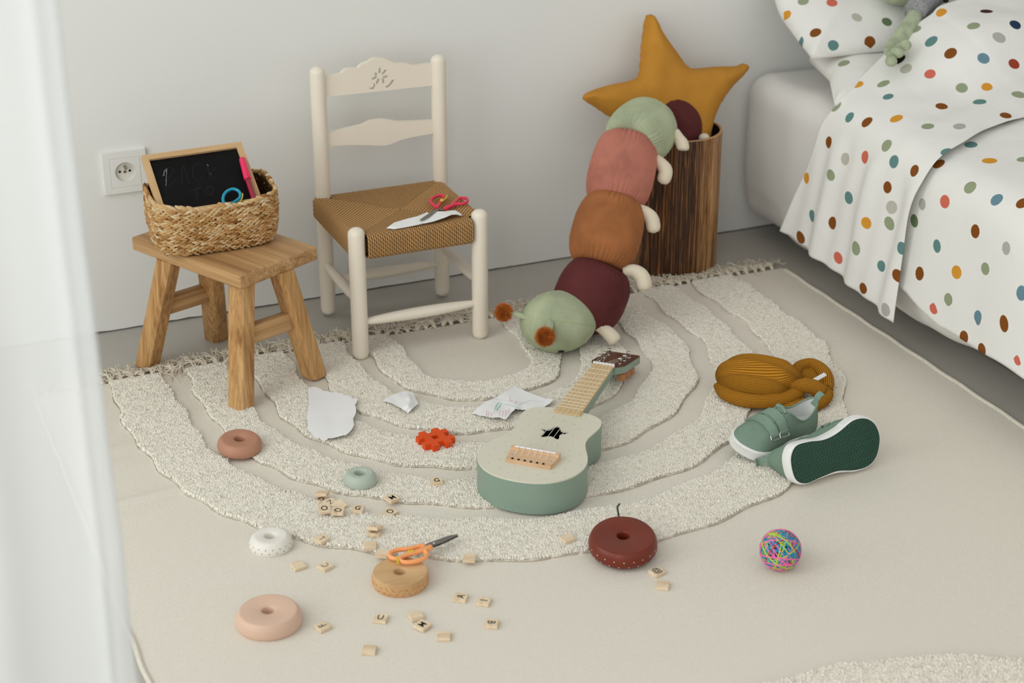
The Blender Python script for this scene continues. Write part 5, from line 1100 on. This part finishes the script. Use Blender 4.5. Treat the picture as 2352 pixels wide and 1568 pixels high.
# ================================================================ SHOES
def make_shoe(label, loc, xdir, zdir, mir=1, S=1.085):
    M_ = frame(loc, xdir, zdir); ro = root('canvas_shoe', label, 'shoe', loc, M_.to_3x3(), 'sage canvas shoes'); ro.scale = (S, S, S)
    base = [(0, 0), (.0035, .017), (.018, .0255), (.045, .0255), (.075, .0265), (.105, .0320), (.130, .0325), (.148, .0250), (.159, .010), (.161, -.002), (.155, -.016), (.140, -.0265), (.118, -.0300), (.090, -.0235), (.060, -.0205), (.035, -.0235), (.014, -.0235), (.003, -.014)]
    base = [(x, y*mir*1.17) for x, y in base]
    if mir < 0: base = base[::-1]
    O_ = np.array(catmull([np.array(p) for p in base], 8, True)); cen = np.array([.078, 0])
    ins = lambda d: cen+(O_-cen)*(1-d/np.linalg.norm(O_-cen, axis=1, keepdims=True))
    zc_ = lambda x: .0035*max(0, (x-.11)/.05)**2*1.6
    b = MB(); n_ = len(O_); lv = [(.003, 0), (.0008, .001), (0, .004), (.0005, .014), (.0012, .0175), (.0035, .0185)]
    vs = [];
    for d, z in lv: vs += [(p[0], p[1], z+zc_(p[0])) for p in ins(d)]
    fs = [(k*n_+i, k*n_+(i+1) % n_, (k+1)*n_+(i+1) % n_, (k+1)*n_+i) for k in range(len(lv)-1) for i in range(n_)]; fs += [tuple(range(n_-1, -1, -1)), tuple((len(lv)-1)*n_+i for i in range(n_))]; b.add(vs, fs)
    per = np.r_[0, np.cumsum(np.linalg.norm(np.diff(np.vstack([O_, O_[:1]]), axis=0), axis=1))]; q = 0
    while q < per[-1]:
        x = np.interp(q, per, np.r_[O_[:, 0], O_[0, 0]]); y = np.interp(q, per, np.r_[O_[:, 1], O_[0, 1]])
        if x > .098: b.tube([(x, y, .0030+zc_(x)), (x, y, .0155+zc_(x))], .00085, 5)
        q += .0021
    put('rubber_foxing', b, m_rubber, ro, 50, world=False)
    b = MB(); I_ = ins(.0035); vs, fs = slab([tuple(p) for p in I_], lambda x, y, z: (x, y, z+zc_(x)), [], (-.0006, .001)); b.add(vs, fs); put('outsole', b, m_outsole, ro, 30, world=False)
    b = MB(); I2 = ins(.0055); x = -.01
    while x < .175:
        ys = np.arange(-.042, .0421, .0012); P_ = np.array([[x+.0032*(2*abs(((y/.0105) % 1)-.5)*2-1), y] for y in ys]); ok = inpoly(P_, I2); run = []
        for k in range(len(ys)+1):
            if k < len(ys) and ok[k]: run.append((P_[k][0], P_[k][1], -.0006+zc_(P_[k][0])))
            else:
                if len(run) > 2: b.tube(run, .0010, 5)
                run = []
        x += .0049
    put('chevron_tread', b, m_outlug, ro, 30, world=False)
    # canvas upper: loft from the foxing to the collar
    NQ = 22; I3 = ins(.0035); th = np.arctan2((I3[:, 1]-0)/.030, (I3[:, 0]-.078)/.080); rim = []
    for a in th:
        rx = .044+.040*math.cos(a); ry = .0185*math.sin(a); k = (rx-.004)/.08; rim.append((rx, ry, .060-.020*math.sin(min(1, max(0, k*1.15))*PI)**1.2+.002*k))
    rim = np.array(rim); vs = []; fs = []
    for qi in range(NQ+1):
        q_ = qi/NQ
        for i in range(n_):
            fr_ = max(0, min(1, (I3[i, 0]-.07)/.07)); p = I3[i]; r2 = rim[i]; g = (1-fr_)*q_**1.25+fr_*(1-math.cos(q_*PI/2))**.95; z0 = .0175+zc_(p[0])
            a_ = (.0065)*fr_; z = z0+a_*math.sin(min(1, q_*1.6)*PI/2)+(r2[2]-z0-a_)*((1-fr_)*q_+fr_*q_**1.55); bul = .0025*math.sin(q_*PI)*(1-fr_)
            d_ = p-cen; d_ = d_/np.linalg.norm(d_); vs.append((p[0]+(r2[0]-p[0])*g+d_[0]*bul, p[1]+(r2[1]-p[1])*g+d_[1]*bul, z))
    for qi in range(NQ):
        for i in range(n_): fs.append((qi*n_+i, qi*n_+(i+1) % n_, (qi+1)*n_+(i+1) % n_, (qi+1)*n_+i))
    ub = MB(); ub.add(vs, fs); put('canvas_upper', ub, m_canvas, ro, 60, world=False); ubv = ub.bvh()
    b = MB(); b.tube([tuple(p) for p in rim], .0016, 8, closed=True); put('collar_binding', b, m_canvas2, ro, 180, world=False)
    b = MB(); lv2 = [(0, 0), (.0012, -.006), (.001, -.020), (-.001, -.034)]; vs = []
    for d, dz in lv2: vs += [(p[0]+( .044-p[0])*d*12, p[1]*(1-d*12), max(.020, p[2]+dz-.0006)) for p in rim]
    fs = [((k+1)*n_+i, (k+1)*n_+(i+1) % n_, k*n_+(i+1) % n_, k*n_+i) for k in range(3) for i in range(n_)]; fs.append(tuple(3*n_+i for i in range(n_))); b.add(vs, fs); put('lining', b, m_lining, ro, 60, world=False)
    def up_(x, y):
        loc, nr, _, _ = ubv.ray_cast(Vector((x, y, .2)), Vector((0, 0, -1)))
        if loc is None: return None, None
        if nr.z < 0: nr = -nr
        return loc, nr
    b = MB(); T1 = []
    for x in (.083, .089, .096, .104, .111, .117):
        row = [up_(x, y) for y in np.linspace(-.011, .011, 7)]; T1.append([tuple(l+n*.0011) if l else (x, y, .05) for (l, n), y in zip(row, np.linspace(-.011, .011, 7))])
    vs = [p for r_ in T1 for p in r_]; b.add(vs, [(j*7+i, (j+1)*7+i, (j+1)*7+i+1, j*7+i+1) for j in range(5) for i in range(6)])
    b.tube([(.080, -.011, .0625), (.079, 0, .066), (.080, .011, .0625)], .003, 8); put('tongue', b, m_canvas2, ro, 60, world=False)
    for xs_, w_ in ((.0945, .0072), (.1130, .0072)):
        b = MB(); rows = []
        for k, y in enumerate(np.linspace(-.0275, .0265, 22)*mir):
            xx = xs_-.0025*math.sin((k/21-.5)*2); r_ = []
            for dx in (-w_, -w_*.6, 0, w_*.6, w_):
                l, n = up_(xx+dx, y)
                if l is None: l, n = up_(xx+dx, y*.85)
                if l is None: l, n = Vector((xx+dx, y, .03)), Vector((0, 0, 1))
                r_.append((l+n*.0032, n))
            rows.append(r_)
        vs = [tuple(q[0]) for r_ in rows for q in r_]+[tuple(q[0]-q[1]*.0026) for r_ in rows for q in r_]; m5 = len(rows)*5; fs = []
        for j in range(len(rows)-1):
            for i in range(4): a = j*5+i; fs += [(a, a+1, a+6, a+5), (m5+a+5, m5+a+6, m5+a+1, m5+a)]
            for i in (0, 4): a = j*5+i; fs.append((a, a+5, m5+a+5, m5+a))
        for j in (0, len(rows)-1):
            for i in range(4): a = j*5+i; fs.append((a, a+1, m5+a+1, m5+a))
        b.add(vs, fs); sp2 = put('strap', b, m_canvas2, ro, 50, world=False)
        e0 = rows[-1][2]; e1_ = rows[-3][2]; tdir = (e0[0]-e1_[0]).normalized(); Mr = frame(tuple(e0[0]+tdir*.001-e0[1]*.001), (1, 0, 0), e0[1]); rg = MB(); hw, hh2 = .0092, .0046
        rr2 = []
        for cx, cy, a0_ in ((hw-.003, hh2-.002, 0), (-hw+.003, hh2-.002, PI/2), (-hw+.003, -hh2+.002, PI), (hw-.003, -hh2+.002, 1.5*PI)):
            for a in np.linspace(0, PI/2, 5): rr2.append((cx+.003*math.cos(a0_+a), cy+.002*math.sin(a0_+a), 0))
        rg.tube(rr2, .00095, 8, closed=True, xf=Mr); put('buckle_ring', rg, m_chrome, sp2, 180, world=False)
    b = MB(); rows = [(.006, .050), (.0025, .060), (-.001, .0675), (-.0055, .0700), (-.0095, .0675)]; vs = [(x, s_*.0055, z) for x, z in rows for s_ in (-1, 1)]+[(x+.0016, s_*.0055, z-.001) for x, z in rows for s_ in (-1, 1)]; fs = []
    for j in range(4): a = 2*j; fs += [(a, a+2, a+3, a+1), (10+a+1, 10+a+3, 10+a+2, 10+a), (a, 10+a, 12+a, 2+a), (a+1, a+3, 13+a, 11+a)]
    fs.append((8, 9, 19, 18)); b.add(vs, fs); put('pull_tab', b, m_canvas2, ro, 50, world=False); return ro
t0 = fl(1685, 1042, .020); h0 = fl(1876, 977, .014); d = t0-h0; d = d/np.linalg.norm(d)
make_shoe('green canvas shoe, upright with straps up, toe pointing to the guitar', tuple(t0-d*.161*1.085), tuple(d), (.10, -.22, 1), 1)
A3 = fl(1817, 1073, .046); B3 = fl(2025, 998, .058); d3 = B3-A3; print('shoe2 len', np.linalg.norm(d3)); d3 /= np.linalg.norm(d3)
nrm = np.array([-FW[0], -FW[1], 0]); nrm /= np.linalg.norm(nrm); nrm = nrm*math.cos(math.radians(14))+np.array([0, 0, 1])*math.sin(math.radians(14))
make_shoe('green canvas shoe tipped on its side showing its dark zigzag sole', tuple((A3+B3)/2-d3*.0805*1.2), tuple(d3), tuple(-nrm), 1, 1.2)
# ================================================================ CAMERA AND LIGHT
cd = bpy.data.cameras.new('camera'); co_ = bpy.data.objects.new('camera', cd); C.objects.link(co_); bpy.context.scene.camera = co_
cd.sensor_width = 36; cd.lens = F/2352*36; cd.clip_start = .05
Mc = Matrix((tuple(RT), tuple(UP), tuple(-FW))).transposed().to_4x4(); Mc.translation = Vector((0, 0, CH)); co_.matrix_world = Mc
cd.dof.use_dof = True; cd.dof.focus_distance = 2.95; cd.dof.aperture_fstop = 4.5
def area(nm, loc, rot, sx, sy, e, col=(1, 1, 1)):
    l_ = bpy.data.lights.new(nm, 'AREA'); l_.shape = 'RECTANGLE'; l_.size = sx; l_.size_y = sy; l_.energy = e; l_.color = col; o = bpy.data.objects.new(nm, l_); C.objects.link(o); o.location = loc; o.rotation_euler = rot; return o
area('window_daylight', (-.75, .9, 1.35), (0, -PI/2, 0), 2.1, 3.5, LIGHT_E, (.955, 1.0, .985))
wd_ = bpy.data.worlds.new('soft_world_fill'); bpy.context.scene.world = wd_; wd_.use_nodes = True; nt_ = wd_.node_tree; bg = nt_.nodes['Background']; bg.inputs[0].default_value = (1.0, .995, .96, 1)
# world fill added to lift the wall: brighter towards the front left, dimmer overhead
tcw = nt_.nodes.new('ShaderNodeTexCoord'); dp = nt_.nodes.new('ShaderNodeVectorMath'); dp.operation = 'DOT_PRODUCT'; dp.inputs[1].default_value = (-.62, -.76, .18); nt_.links.new(tcw.outputs['Generated'], dp.inputs[0])
mrw = nt_.nodes.new('ShaderNodeMapRange'); nt_.links.new(dp.outputs['Value'], mrw.inputs['Value']); mrw.inputs['From Min'].default_value = -.1; mrw.inputs['From Max'].default_value = 1.0; mrw.inputs['To Min'].default_value = WORLD_E*.74; mrw.inputs['To Max'].default_value = WORLD_E*1.65; nt_.links.new(mrw.outputs[0], bg.inputs[1])
sc_ = bpy.context.scene; sc_.view_settings.view_transform = 'Standard'; sc_.view_settings.look = 'None'; sc_.view_settings.exposure = EXPO; sc_.view_settings.gamma = 1; sc_.view_settings.use_curve_mapping = False
